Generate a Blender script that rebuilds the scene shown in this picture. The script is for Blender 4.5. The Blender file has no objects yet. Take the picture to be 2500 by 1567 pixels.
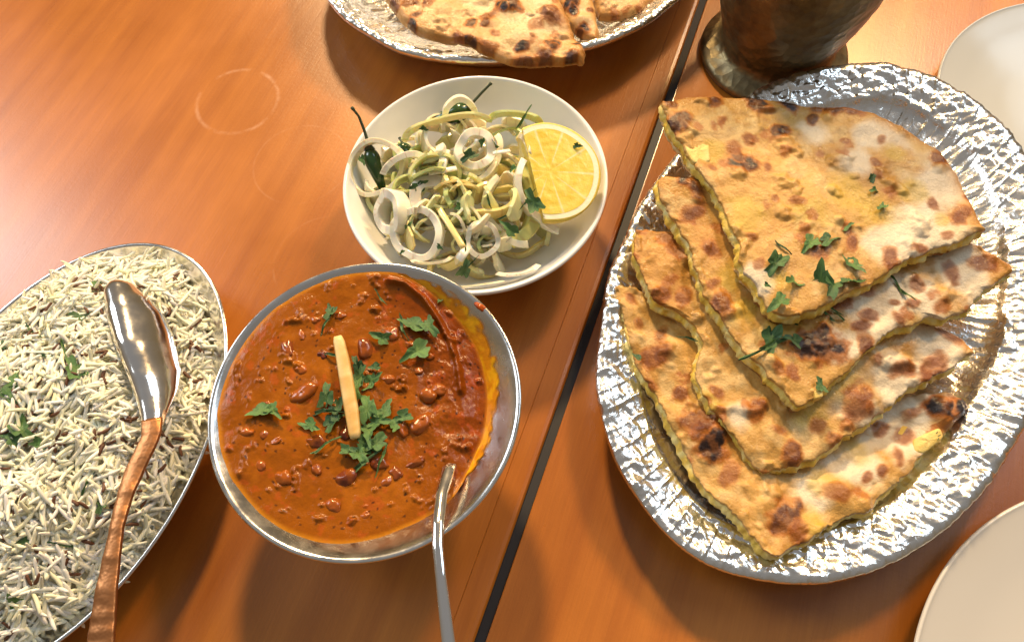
import bpy, math, random
import numpy as np
from mathutils import Vector, Matrix, Quaternion

random.seed(7); RNG = np.random.default_rng(7)
S = bpy.context.scene
COL = S.collection
PI = math.pi

# ------------------------------------------------------------------ camera
CH = 0.4193; PITCH = math.radians(64.59); ROLL = math.radians(-4.99); FPX = 1800.0
_f = np.array([0, math.cos(PITCH), -math.sin(PITCH)]); _r0 = np.array([1., 0, 0]); _u0 = np.cross(_r0, _f)
_r = math.cos(ROLL)*_r0 + math.sin(ROLL)*_u0; _u = -math.sin(ROLL)*_r0 + math.cos(ROLL)*_u0
cam_d = bpy.data.cameras.new('camera'); cam = bpy.data.objects.new('camera', cam_d); COL.objects.link(cam)
cam_d.sensor_width = 36; cam_d.lens = FPX/2500*36; cam_d.clip_start = 0.01; cam_d.clip_end = 50
M = Matrix.Identity(4)
for i in range(3):
    M[i][0] = _r[i]; M[i][1] = _u[i]; M[i][2] = -_f[i]
M[2][3] = CH
cam.matrix_world = M
S.camera = cam

# ------------------------------------------------------------------ render look
S.view_settings.view_transform = 'Standard'; S.view_settings.look = 'None'
S.view_settings.exposure = 0.16; S.view_settings.gamma = 1.0
S.cycles.use_denoising = True
S.cycles.sample_clamp_indirect = 6.0
S.cycles.max_bounces = 8

# ------------------------------------------------------------------ room light: dim warm interior, two windows, pendant lamps
W = bpy.data.worlds.new('World'); S.world = W; W.use_nodes = True
nt = W.node_tree; bg = nt.nodes['Background']
tc = nt.nodes.new('ShaderNodeTexCoord'); sx = nt.nodes.new('ShaderNodeSeparateXYZ'); rp = nt.nodes.new('ShaderNodeValToRGB')
nt.links.new(tc.outputs['Generated'], sx.inputs[0]); nt.links.new(sx.outputs['Z'], rp.inputs[0]); nt.links.new(rp.outputs[0], bg.inputs['Color'])
rp.color_ramp.elements[0].position = 0.0; rp.color_ramp.elements[0].color = (0.62, 0.42, 0.19, 1)
rp.color_ramp.elements[1].position = 0.9; rp.color_ramp.elements[1].color = (0.84, 0.80, 0.76, 1)
bg.inputs['Strength'].default_value = 0.27

def area(name, loc, target, sx_, sy_, watts, col, shape='RECTANGLE'):
    d = bpy.data.lights.new(name, 'AREA'); d.shape = shape; d.size = sx_
    if shape in ('RECTANGLE', 'ELLIPSE'): d.size_y = sy_
    d.energy = watts; d.color = col
    o = bpy.data.objects.new(name, d); COL.objects.link(o); o.location = loc
    o.rotation_euler = (Vector(target)-Vector(loc)).to_track_quat('-Z', 'Y').to_euler()
    return o
area('window_light', (-2.36, 1.66, 2.00), (-.1, .2, 0), 1.0, 1.3, 42, (0.88, 0.95, 1.0))
area('window_light', (1.55, 1.25, 1.95), (.2, .25, 0), 1.2, 1.2, 19, (0.68, 0.85, 1.0))
area('pendant_light', (0.95, 1.42, 1.40), (0, .2, 0), .26, .26, 26, (1.0, 0.62, 0.25), 'DISK')
area('pendant_light', (-0.12, 2.40, 1.65), (0, .2, 0), .26, .26, 88, (1.0, 0.70, 0.36), 'DISK')

# ------------------------------------------------------------------ maths helpers
def ray(px, py):
    return (px-1250)/FPX*_r - (py-783.5)/FPX*_u + _f
def at(px, py, z=0.0):
    d = ray(px, py); t = (z-CH)/d[2]
    return np.array([d[0]*t, d[1]*t, z])
def at_f(px, py, zf, it=8):
    p = at(px, py, 0.03)
    for _ in range(it): p = at(px, py, float(zf(p[0], p[1])))
    return p
def pxm(px, n, p):          # length in metres of n pixels at point p
    return n*np.linalg.norm(np.asarray(p)-np.array([0, 0, CH]))/FPX
def tocam(p):
    v = np.array([0, 0, CH])-np.asarray(p); return v/np.linalg.norm(v)

def _h(ix, iy, iz, s):
    n = (ix*374761393 + iy*668265263 + iz*2147483647 + s*1274126177) & 0xffffffff
    n = ((n ^ (n >> 13))*1274126177) & 0xffffffff
    n = ((n ^ (n >> 16))*2246822519) & 0xffffffff
    return ((n ^ (n >> 15)) & 0xffffff)/float(0xffffff)
def vn(x, y, z=0.0, s=0):
    x = np.asarray(x, float); y = np.asarray(y, float)
    if np.isscalar(z) and z == 0:
        ix = np.floor(x).astype(np.int64); iy = np.floor(y).astype(np.int64); fx = x-ix; fy = y-iy; fx = fx*fx*(3-2*fx); fy = fy*fy*(3-2*fy)
        a = _h(ix, iy, 0, s); b = _h(ix+1, iy, 0, s); c = _h(ix, iy+1, 0, s); d = _h(ix+1, iy+1, 0, s)
        return (a*(1-fx)+b*fx)*(1-fy)+(c*(1-fx)+d*fx)*fy
    z = np.zeros_like(x)+z
    ix = np.floor(x).astype(np.int64); iy = np.floor(y).astype(np.int64); iz = np.floor(z).astype(np.int64)
    fx, fy, fz = x-ix, y-iy, z-iz
    fx, fy, fz = [t*t*(3-2*t) for t in (fx, fy, fz)]
    r = 0
    for dx in (0, 1):
        for dy in (0, 1):
            for dz in (0, 1):
                r = r + _h(ix+dx, iy+dy, iz+dz, s)*(fx if dx else 1-fx)*(fy if dy else 1-fy)*(fz if dz else 1-fz)
    return r
def fbm(x, y, sc, o=4, s=0, z=0.0):
    r = 0; a = .5; t = 0
    for k in range(o):
        r = r + a*vn(np.asarray(x)*sc, np.asarray(y)*sc, z*sc, s+k*17); t += a; a *= .5; sc *= 2.03
    return r/t
def worley(x, y, sc, s=0):
    x = np.asarray(x)*sc; y = np.asarray(y)*sc
    ix = np.floor(x).astype(np.int64); iy = np.floor(y).astype(np.int64)
    f1 = np.full(x.shape, 9.); f2 = np.full(x.shape, 9.); idv = np.zeros(x.shape); gx = np.zeros(x.shape); gy = np.zeros(x.shape)
    for dx in (-1, 0, 1):
        for dy in (-1, 0, 1):
            cx = ix+dx; cy = iy+dy
            ox = cx+_h(cx, cy, 0*cx, s); oy = cy+_h(cx, cy, 0*cx, s+5)
            d = np.hypot(x-ox, y-oy); c = d < f1
            f2 = np.where(c, f1, np.minimum(f2, d)); f1 = np.where(c, d, f1)
            idv = np.where(c, _h(cx, cy, 0*cx, s+9), idv); gx = np.where(c, x-ox, gx); gy = np.where(c, y-oy, gy)
    return f1, f2, idv, gx, gy
def sstep(a, b, x):
    t = np.clip((np.asarray(x, float)-a)/(b-a), 0, 1); return t*t*(3-2*t)
def mixc(a, b, t):
    t = np.asarray(t)[..., None]; return np.asarray(a)*(1-t)+np.asarray(b)*t

# ------------------------------------------------------------------ object helpers
def empty(name, loc, label=None, cat=None, group=None):
    o = bpy.data.objects.new(name, None); COL.objects.link(o); o.location = [float(c) for c in loc]; o.empty_display_size = .01
    tag(o, label, cat, group); return o
def tag(o, label=None, cat=None, group=None, kind=None):
    if label: o['label'] = label
    if cat: o['category'] = cat
    if group: o['group'] = group
    if kind: o['kind'] = kind
    return o
def mesh(name, V, F, mat, smooth=True, cols=None):
    me = bpy.data.meshes.new(name)
    V = np.asarray(V, float).reshape(-1, 3)
    me.from_pydata(V.tolist(), [], [list(map(int, f)) for f in F])
    if smooth: me.polygons.foreach_set('use_smooth', np.ones(len(me.polygons), bool))
    if cols is not None:
        ca = me.color_attributes.new('Col', 'FLOAT_COLOR', 'POINT')
        c = np.ones((len(V), 4)); c[:, :3] = np.asarray(cols).reshape(-1, 3); ca.data.foreach_set('color', c.ravel())
    me.materials.append(mat); me.update()
    return me
def obj(name, me, parent=None, loc=None):
    o = bpy.data.objects.new(name, me); COL.objects.link(o)
    if loc is not None: o.location = [float(c) for c in loc]
    if parent is not None:
        o.parent = parent
        o.matrix_parent_inverse = Matrix.Translation(parent.location).inverted()
    return o
def add(name, V, F, mat, parent=None, smooth=True, cols=None):
    return obj(name, mesh(name, V, F, mat, smooth, cols), parent)
def gridF(nr, nc, wrap=True, base=0, flip=False):
    F = []
    for i in range(nr-1):
        for j in range(nc if wrap else nc-1):
            k = (j+1) % nc
            q = (base+i*nc+j, base+i*nc+k, base+(i+1)*nc+k, base+(i+1)*nc+j)
            F.append(q[::-1] if flip else q)
    return F
def lathe(profile, n, centre=(0, 0, 0), a=1., b=None, ang=0., dr=None, dz=None):
    """profile of (r, z); with b: oval, r is added to the semi axes a, b"""
    t = np.linspace(0, 2*PI, n, endpoint=False); V = []
    for r, z in profile:
        if b is None: x = r*np.cos(t); y = r*np.sin(t)
        else:
            x0 = (a+r)*np.cos(t); y0 = (b+r)*np.sin(t)
            x = x0*math.cos(ang)-y0*math.sin(ang); y = x0*math.sin(ang)+y0*math.cos(ang)
        V.append(np.stack([x+centre[0], y+centre[1], np.full(n, z+centre[2])], 1))
    return np.array(V)
def smoothprof(pts, k=6):
    P = np.array(pts, float); out = []
    Q = np.vstack([2*P[0]-P[1], P, 2*P[-1]-P[-2]])
    for i in range(1, len(Q)-2):
        p0, p1, p2, p3 = Q[i-1:i+3]
        for t in np.linspace(0, 1, k, endpoint=False):
            out.append(.5*((2*p1)+(-p0+p2)*t+(2*p0-5*p1+4*p2-p3)*t*t+(-p0+3*p1-3*p2+p3)*t**3))
    out.append(P[-1]); return np.array(out)
def resample(P, n, closed=True):
    P = np.asarray(P, float)
    if closed: P = np.vstack([P, P[:1]])
    d = np.r_[0, np.cumsum(np.linalg.norm(np.diff(P, axis=0), axis=1))]
    t = np.linspace(0, d[-1], n, endpoint=not closed)
    return np.stack([np.interp(t, d, P[:, k]) for k in range(P.shape[1])], 1)
def tube(path, rad, ns=8, flat=1.0, upv=None, caps=True):
    path = np.asarray(path, float); n = len(path); rad = np.zeros(n)+rad
    T = np.gradient(path, axis=0); T /= np.linalg.norm(T, axis=1)[:, None]
    up = np.array([0, 0, 1.]) if upv is None else np.asarray(upv, float)
    V = []
    for i in range(n):
        s = np.cross(T[i], up); s /= (np.linalg.norm(s)+1e-9); u = np.cross(s, T[i])
        for k in range(ns):
            a = 2*PI*k/ns; V.append(path[i]+rad[i]*(math.cos(a)*s+flat*math.sin(a)*u))
    F = gridF(n, ns)
    if caps: F += [list(range(ns))[::-1], list(range((n-1)*ns, n*ns))]
    return np.array(V), F
def basis(nrm, spin=0.0):
    nrm = np.asarray(nrm, float)/np.linalg.norm(nrm)
    a = np.array([1., 0, 0]) if abs(nrm[0]) < .9 else np.array([0, 1., 0])
    u = np.cross(nrm, np.cross(a, nrm)); u /= np.linalg.norm(u); v = np.cross(nrm, u)
    c, s = math.cos(spin), math.sin(spin)
    return c*u+s*v, -s*u+c*v, nrm

# ------------------------------------------------------------------ materials
def new_mat(name):
    m = bpy.data.materials.new(name); m.use_nodes = True; return m, m.node_tree, m.node_tree.nodes['Principled BSDF']
def N(t, typ, **kw):
    n = t.nodes.new(typ)
    for k, v in kw.items():
        if k.startswith('i_'): n.inputs[k[2:].replace('_', ' ')].default_value = v
        else: setattr(n, k, v)
    return n
def bump(t, b, height, strength, dist, prev=None):
    bn = N(t, 'ShaderNodeBump'); bn.inputs['Strength'].default_value = strength; bn.inputs['Distance'].default_value = dist
    t.links.new(height, bn.inputs['Height'])
    if prev is not None: t.links.new(prev, bn.inputs['Normal'])
    t.links.new(bn.outputs[0], b.inputs['Normal']); return bn.outputs[0]
def noise(t, scale, detail=4, rough=.55, vec=None):
    n = N(t, 'ShaderNodeTexNoise'); n.inputs['Scale'].default_value = scale; n.inputs['Detail'].default_value = detail; n.inputs['Roughness'].default_value = rough
    if vec is None:
        g = N(t, 'ShaderNodeTexCoord'); vec = g.outputs['Object']
    t.links.new(vec, n.inputs['Vector']); return n
def setp(b, **kw):
    for k, v in kw.items():
        b.inputs[k.replace('_', ' ')].default_value = v
def plain(name, col, rough=.5, metal=0., bscale=None, bstr=.2, bdist=.0005, vary=0.0, vscale=200, sss=0., coat=0.):
    m, t, b = new_mat(name)
    setp(b, Base_Color=(*col, 1), Roughness=rough, Metallic=metal)
    if sss: setp(b, Subsurface_Weight=sss, Subsurface_Radius=(.003, .002, .001), Subsurface_Scale=1.0)
    if coat: setp(b, Coat_Weight=coat, Coat_Roughness=.1)
    if vary:
        n = noise(t, vscale); mx = N(t, 'ShaderNodeMixRGB', blend_type='MULTIPLY'); mx.inputs[0].default_value = 1
        mr = N(t, 'ShaderNodeMapRange'); mr.inputs['To Min'].default_value = 1-vary; mr.inputs['To Max'].default_value = 1+vary
        t.links.new(n.outputs[0], mr.inputs[0]); mx.inputs[1].default_value = (*col, 1); t.links.new(mr.outputs[0], mx.inputs[2]); t.links.new(mx.outputs[0], b.inputs['Base Color'])
    if bscale: bump(t, b, noise(t, bscale).outputs[0], bstr, bdist)
    return m
def vcol(name, rough=.5, bscale=900, bstr=.3, bdist=.0004, vary=.12, vscale=700, sss=0., coat=0., spec=.5, rvary=0.):
    m, t, b = new_mat(name)
    a = N(t, 'ShaderNodeAttribute', attribute_name='Col')
    n = noise(t, vscale, 5, .65); mr = N(t, 'ShaderNodeMapRange'); mr.inputs['To Min'].default_value = 1-vary; mr.inputs['To Max'].default_value = 1+vary
    mx = N(t, 'ShaderNodeMixRGB', blend_type='MULTIPLY'); mx.inputs[0].default_value = 1
    t.links.new(n.outputs[0], mr.inputs[0]); t.links.new(a.outputs['Color'], mx.inputs[1]); t.links.new(mr.outputs[0], mx.inputs[2]); t.links.new(mx.outputs[0], b.inputs['Base Color'])
    setp(b, Roughness=rough, Specular_IOR_Level=spec)
    if rvary:
        n3 = noise(t, 160, 4, .6); m3 = N(t, 'ShaderNodeMapRange'); m3.inputs['From Min'].default_value = .3; m3.inputs['From Max'].default_value = .7
        m3.inputs['To Min'].default_value = max(.05, rough-rvary); m3.inputs['To Max'].default_value = rough+rvary
        t.links.new(n3.outputs[0], m3.inputs[0]); t.links.new(m3.outputs[0], b.inputs['Roughness'])
    if sss: setp(b, Subsurface_Weight=sss, Subsurface_Radius=(.003, .0018, .0008), Subsurface_Scale=1.0)
    if coat: setp(b, Coat_Weight=coat, Coat_Roughness=.12)
    if bscale: bump(t, b, noise(t, bscale, 5, .6).outputs[0], bstr, bdist)
    return m

def metal_mat(name, col, rough, scr=True):
    m, t, b = new_mat(name); setp(b, Base_Color=(*col, 1), Metallic=1.0, Roughness=rough)
    n = noise(t, 90, 5, .65); mr = N(t, 'ShaderNodeMapRange'); mr.inputs['From Min'].default_value = .35; mr.inputs['From Max'].default_value = .7
    mr.inputs['To Min'].default_value = rough*.75; mr.inputs['To Max'].default_value = rough*1.6
    t.links.new(n.outputs[0], mr.inputs[0]); t.links.new(mr.outputs[0], b.inputs['Roughness'])
    bump(t, b, noise(t, 260, 3).outputs[0], .12, .0003)
    return m
M_STEEL = metal_mat('brushed_steel', (.74, .74, .74), .18)
M_STEEL2 = metal_mat('polished_steel', (.86, .84, .82), .11)
M_COPPER = metal_mat('copper_handle', (.62, .27, .11), .30)

# hammered handle relief
def porcelain(name, col):
    m, t, b = new_mat(name); setp(b, Base_Color=(*col, 1), Roughness=.12, Specular_IOR_Level=.5)
    n = noise(t, 40, 3); mr = N(t, 'ShaderNodeMapRange'); mr.inputs['To Min'].default_value = .08; mr.inputs['To Max'].default_value = .22
    t.links.new(n.outputs[0], mr.inputs[0]); t.links.new(mr.outputs[0], b.inputs['Roughness'])
    bump(t, b, noise(t, 60, 2).outputs[0], .05, .0006)
    return m
M_PORC = porcelain('white_porcelain', (.80, .80, .80))
M_PLATE = porcelain('cream_porcelain', (.56, .54, .51))

def foil_mat():
    m, t, b = new_mat('kitchen_foil'); setp(b, Base_Color=(.80, .79, .77, 1), Metallic=1., Roughness=.25)
    g = N(t, 'ShaderNodeTexCoord')
    nz = noise(t, 120, 3, .6, g.outputs['Object'])
    mx = N(t, 'ShaderNodeMixRGB'); mx.inputs[0].default_value = .012
    t.links.new(g.outputs['Object'], mx.inputs[1]); t.links.new(nz.outputs['Color'], mx.inputs[2])
    v1 = N(t, 'ShaderNodeTexVoronoi', feature='F1'); v1.inputs['Scale'].default_value = 230; t.links.new(mx.outputs[0], v1.inputs['Vector'])
    v2 = N(t, 'ShaderNodeTexVoronoi', feature='F1'); v2.inputs['Scale'].default_value = 520; t.links.new(mx.outputs[0], v2.inputs['Vector'])
    p = bump(t, b, v1.outputs['Distance'], .12, .0020)
    bump(t, b, v2.outputs['Distance'], .10, .0010, p)
    return m
M_FOIL = foil_mat()

GRAIN = math.atan2(.4459, .2025)
def wood():
    m, t, b = new_mat('varnished_wood')
    g = N(t, 'ShaderNodeTexCoord')
    mp = N(t, 'ShaderNodeMapping'); mp.inputs['Rotation'].default_value = (0, 0, -GRAIN); t.links.new(g.outputs['Object'], mp.inputs['Vector'])
    m2 = N(t, 'ShaderNodeMapping'); m2.inputs['Scale'].default_value = (4.0, 46.0, 1); t.links.new(mp.outputs[0], m2.inputs['Vector'])
    n1 = noise(t, 1.0, 6, .6, m2.outputs[0])
    m3 = N(t, 'ShaderNodeMapping'); m3.inputs['Scale'].default_value = (40.0, 900.0, 1); t.links.new(mp.outputs[0], m3.inputs['Vector'])
    n2 = noise(t, 1.0, 3, .6, m3.outputs[0])
    n3 = noise(t, 7.0, 4, .55, mp.outputs[0])
    r = N(t, 'ShaderNodeValToRGB'); t.links.new(n1.outputs[0], r.inputs[0])
    r.color_ramp.elements[0].position = .28; r.color_ramp.elements[0].color = (.32, .096, .0090, 1)
    r.color_ramp.elements[1].position = .72; r.color_ramp.elements[1].color = (.45, .155, .018, 1)
    mx = N(t, 'ShaderNodeMixRGB', blend_type='MULTIPLY'); mx.inputs[0].default_value = 1
    ma = N(t, 'ShaderNodeMapRange'); ma.inputs['To Min'].default_value = .72; ma.inputs['To Max'].default_value = 1.28; t.links.new(n3.outputs[0], ma.inputs[0])
    t.links.new(r.outputs[0], mx.inputs[1]); t.links.new(ma.outputs[0], mx.inputs[2])
    mx2 = N(t, 'ShaderNodeMixRGB', blend_type='MULTIPLY'); mx2.inputs[0].default_value = 1
    mb = N(t, 'ShaderNodeMapRange'); mb.inputs['To Min'].default_value = .86; mb.inputs['To Max'].default_value = 1.12; t.links.new(n2.outputs[0], mb.inputs[0])
    t.links.new(mx.outputs[0], mx2.inputs[1]); t.links.new(mb.outputs[0], mx2.inputs[2])
    last = mx2.outputs[0]
    # pale water rings left by glasses
    for (c, rr, w, st) in ((at(580, 247), .0305, .0024, .34), (at(735, 400), .034, .0012, .10), (at(800, 640), .036, .0012, .10)):
        vs = N(t, 'ShaderNodeVectorMath', operation='SUBTRACT'); vs.inputs[1].default_value = (c[0], c[1], 0)
        t.links.new(g.outputs['Object'], vs.inputs[0])
        ln = N(t, 'ShaderNodeVectorMath', operation='LENGTH'); t.links.new(vs.outputs[0], ln.inputs[0])
        s1 = N(t, 'ShaderNodeMath', operation='SUBTRACT'); s1.inputs[1].default_value = rr; t.links.new(ln.outputs['Value'], s1.inputs[0])
        s2 = N(t, 'ShaderNodeMath', operation='ABSOLUTE'); t.links.new(s1.outputs[0], s2.inputs[0])
        mr = N(t, 'ShaderNodeMapRange', interpolation_type='SMOOTHSTEP'); mr.inputs['From Min'].default_value = 0; mr.inputs['From Max'].default_value = w
        mr.inputs['To Min'].default_value = st; mr.inputs['To Max'].default_value = 0; t.links.new(s2.outputs[0], mr.inputs[0])
        nn = noise(t, 32, 5, .7, g.outputs['Object']); mm = N(t, 'ShaderNodeMapRange'); mm.inputs['From Min'].default_value = .44; mm.inputs['From Max'].default_value = .64
        t.links.new(nn.outputs[0], mm.inputs[0])
        mu = N(t, 'ShaderNodeMath', operation='MULTIPLY'); t.links.new(mr.outputs[0], mu.inputs[0]); t.links.new(mm.outputs[0], mu.inputs[1])
        mc = N(t, 'ShaderNodeMixRGB'); mc.inputs[2].default_value = (.78, .50, .34, 1); t.links.new(mu.outputs[0], mc.inputs[0]); t.links.new(last, mc.inputs[1]); last = mc.outputs[0]
    t.links.new(last, b.inputs['Base Color'])
    rn = N(t, 'ShaderNodeMapRange'); rn.inputs['To Min'].default_value = .16; rn.inputs['To Max'].default_value = .48; t.links.new(n3.outputs[0], rn.inputs[0]); t.links.new(rn.outputs[0], b.inputs['Roughness'])
    setp(b, Coat_Weight=.35, Coat_Roughness=.22)
    p = bump(t, b, n2.outputs[0], .22, .0004)
    n4 = noise(t, 420, 4, .6, mp.outputs[0]); bump(t, b, n4.outputs[0], .16, .0005, p)
    return m
M_WOOD = wood()
M_GAP = plain('dark_rubber', (.010, .011, .018), .6)
M_GREEN = vcol('coriander_leaf', rough=.42, bscale=700, bstr=.5, bdist=.0005, vary=.3, vscale=500)
_t = M_GREEN.node_tree; _b = _t.nodes['Principled BSDF']; _l = _b.inputs['Base Color'].links[0].from_socket
_oi = N(_t, 'ShaderNodeObjectInfo'); _rp = N(_t, 'ShaderNodeValToRGB'); _t.links.new(_oi.outputs['Random'], _rp.inputs[0])
_rp.color_ramp.elements[0].color = (.75, .8, .8, 1); _rp.color_ramp.elements[1].color = (2.2, 1.9, 1.5, 1)
_mx = N(_t, 'ShaderNodeMixRGB', blend_type='MULTIPLY'); _mx.inputs[0].default_value = 1; _t.links.new(_l, _mx.inputs[1]); _t.links.new(_rp.outputs[0], _mx.inputs[2]); _t.links.new(_mx.outputs[0], _b.inputs['Base Color'])
M_BREAD = vcol('bread_crust', spec=.35, rough=.34, bscale=700, bstr=.6, bdist=.0008, vary=.14, vscale=900, rvary=.16)
M_FILL = vcol('potato_filling', rough=.45, bscale=800, bstr=.6, bdist=.0008, vary=.2, vscale=600)
M_CURRY = vcol('curry_gravy', rough=.19, bscale=520, bstr=.5, bdist=.0006, vary=.22, vscale=420, rvary=.10, spec=.25)
M_BEAN = vcol('kidney_bean', rough=.16, bscale=420, bstr=.35, bdist=.0006, vary=.25, vscale=420)
M_RICE = vcol('rice_grain', rough=.36, bscale=None, vary=.08, vscale=400, sss=.0)
M_CUMIN = plain('cumin_seed', (.10, .035, .012), .55, vary=.5, vscale=700, bscale=1500, bstr=.4)
M_ONION = vcol('onion_flesh', rough=.20, bscale=500, bstr=.22, bdist=.0004, vary=.07, vscale=260, sss=.35)
M_CHILLI = plain('green_chilli_skin', (.025, .062, .018), .18, vary=.3, vscale=120)
M_STEM = plain('chilli_stem', (.035, .05, .02), .5, bscale=700)
M_GINGER = vcol('ginger_flesh', rough=.45, bscale=700, bstr=.3, vary=.12, vscale=500, sss=.2)
M_PEEL = plain('lemon_peel', (.78, .60, .10), .32, bscale=900, bstr=.5, bdist=.0008, vary=.1)
M_PITH = plain('lemon_pith', (.84, .79, .58), .5, bscale=700, bstr=.3, vary=.06)

# ------------------------------------------------------------------ tables
SD = np.array([.2025, .4459]); SD = SD/np.linalg.norm(SD); SN = np.array([SD[1], -SD[0]])   # along / across the seam
S0 = np.array([.0785, .259])
def slab(name, prof, mat, parent=None, l0=-1.3, l1=1.5, n=2):
    V = []
    for l in np.linspace(l0, l1, n):
        for (o, z) in prof:
            p = S0+SD*l+SN*o; V.append((p[0], p[1], z))
    k = len(prof)
    F = gridF(n, k, wrap=True)
    F = F+[list(range(k))[::-1], list(range((n-1)*k, n*k))]
    return add(name, V, F, mat, parent, smooth=False)
e = .0028
tl = slab('table_surface', [(-1.6, 0), (-.01655, 0), (-.0164, -.0002), (-.0164, -.03), (-1.6, -.03)], M_WOOD); tag(tl, 'orange varnished wooden table top under the rice and curry dishes', kind='structure')
es = slab('edge_strip', [(-.01635, -.0003), (-.0161, .0000), (-.0056, .0000), (-.0036, -.0005), (-.0026, -.0018), (-.0024, -.03), (-.0163, -.03)], M_WOOD, tl)
tr = slab('table_surface', [(.0032, -.0007), (.0034, -.0001), (.0038, .0), (1.6, .0), (1.6, -.03), (.0032, -.03)], M_WOOD); tag(tr, 'orange varnished wooden table top under the foil platter', kind='structure')
gp = slab('gap_filler', [(-.0024, -.0026), (.0031, -.0020), (.0030, -.03), (-.0022, -.03)], M_GAP, tl)

# ------------------------------------------------------------------ small leaf pieces
def leaf_mesh(size, seed, strip=False):
    r = random.Random(seed); n = 30; V = [(0, 0, 0)]; cols = [(.05, .12, .03)]
    for ring in (.5, 1.0):
        for i in range(n):
            a = 2*PI*i/n
            lob = 1+.30*math.cos(3*a+seed)+.16*math.cos(7*a+seed*2.1)+.10*r.uniform(-1, 1)
            R = size*.5*lob*ring
            x = R*math.cos(a)*(1.45 if not strip else 2.2); y = R*math.sin(a)*(.85 if not strip else .22)
            z = size*.16*math.sin(x/size*3.0+seed)+size*.24*abs(y)/size*1.6+size*.05*r.uniform(-1, 1)
            V.append((x, y, z)); k = r.uniform(.75, 1.3); cols.append((.040*k, .105*k, .034*k))
    F = [(0, 1+i, 1+(i+1) % n) for i in range(n)]+[(1+i, 1+n+i, 1+n+(i+1) % n, 1+(i+1) % n) for i in range(n)]
    return V, F, cols
LEAVES = []
for s_ in range(7):
    v, f, c = leaf_mesh(1.0, s_*1.7+.3); LEAVES.append(mesh('coriander_leaf', v, f, M_GREEN, True, c))
for s_ in range(3):
    v, f, c = leaf_mesh(1.0, s_*1.7+.9, True); LEAVES.append(mesh('coriander_leaf', v, f, M_GREEN, True, c))
def put_leaf(parent, p, size, nrm=(0, 0, 1), spin=None, var=None, name='coriander_leaf'):
    me = LEAVES[random.randrange(7) if var is None else var]
    o = obj(name, me, None); u, v, n = basis(np.asarray(nrm)+RNG.normal(0, .18, 3), random.uniform(0, 6.28) if spin is None else spin)
    mm = Matrix(((u[0]*size, v[0]*size, n[0]*size, p[0]), (u[1]*size, v[1]*size, n[1]*size, p[1]), (u[2]*size, v[2]*size, n[2]*size, p[2]), (0, 0, 0, 1)))
    if parent is not None:
        o.parent = parent; o.matrix_parent_inverse = Matrix.Translation(parent.location).inverted()
    o.matrix_basis = mm
    return o

# ------------------------------------------------------------------ curry dish
CZ = .065; CC = np.array([-.0785, .1313]); CR = .0802
root = empty('serving_bowl', (CC[0], CC[1], 0), 'round stainless steel bowl with wide sloping rim holding the orange curry', 'bowl')
WALLK = 1.05   # how far the inner wall runs in per unit of depth
def wall_r(d): return CR-.0042-WALLK*d
outer = smoothprof([(.030, .001), (.046, .0012), (.051, .004), (.056, .018), (.065, .042), (.0755, .0600), (CR-.0012, CZ-.0022), (CR, CZ-.0006), (CR-.0006, CZ+.0006), (CR-.0022, CZ+.0004), (CR-.0042, CZ-.0012)], 5)
inner = [(wall_r(d)-.0, CZ-.0012-d) for d in (.002, .005, .008, .012, .016, .020, .025, .030)]+[(.030, .030), (.012, .0295)]
pr = np.vstack([outer, inner]); V = lathe(pr, 160, (CC[0], CC[1], 0)); F = gridF(len(pr), 160, flip=False)
F += [list(range(160))[::-1]] + [list(range((len(pr)-1)*160, len(pr)*160))]
add('bowl_body', V, F, M_STEEL, root)

cedge = [(893, 652), (810, 664), (753, 687), (686, 733), (630, 775), (578, 842), (547, 909), (532, 971), (529, 1033), (537, 1095), (557, 1151), (593, 1208), (650, 1265), (712, 1301), (774, 1324), (841, 1327), (900, 1319), (932, 1309), (1009, 1275), (1055, 1255), (1107, 1218), (1143, 1146), (1179, 1074), (1192, 991), (1187, 919), (1159, 837), (1122, 780), (1071, 728), (1024, 687), (973, 664), (921, 653)]
def on_wall(px, py):
    lo, hi = .0005, .034
    for _ in range(40):
        d = (lo+hi)/2; p = at(px, py, CZ-.0012-d)
        if np.hypot(*(p[:2]-CC)) > wall_r(d): lo = d
        else: hi = d
        # inside the wall radius at this depth -> ray has not met the wall yet when r < wall
    return d
def wall_pt(px, py):
    best = None
    for d in np.linspace(.0002, .030, 300):
        p = at(px, py, CZ-.0012-d); e = abs(np.hypot(*(p[:2]-CC))-wall_r(d))
        if best is None or e < best[0]: best = (e, d, p)
    return best[2]
EP = np.array([wall_pt(*q) for q in cedge])
th = np.unwrap(np.arctan2(EP[:, 1]-CC[1], EP[:, 0]-CC[0])); o_ = np.argsort(th % (2*PI)); tt = (th % (2*PI))[o_]; zz = EP[o_, 2]
tt = np.r_[tt[-4:]-2*PI, tt, tt[:4]+2*PI]; zz = np.r_[zz[-4:], zz, zz[:4]]
NT = 420; TH = np.linspace(0, 2*PI, NT, endpoint=False)
ze = np.interp(TH, tt, zz); ker = np.ones(25)/25
ze = np.convolve(np.r_[ze[-12:], ze, ze[:12]], ker, 'valid')
ze = ze + .0006*(vn(np.cos(TH)*9+20, np.sin(TH)*9+20)-.5)
de = CZ-.0012-ze; re = wall_r(de)+.0003
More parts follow.
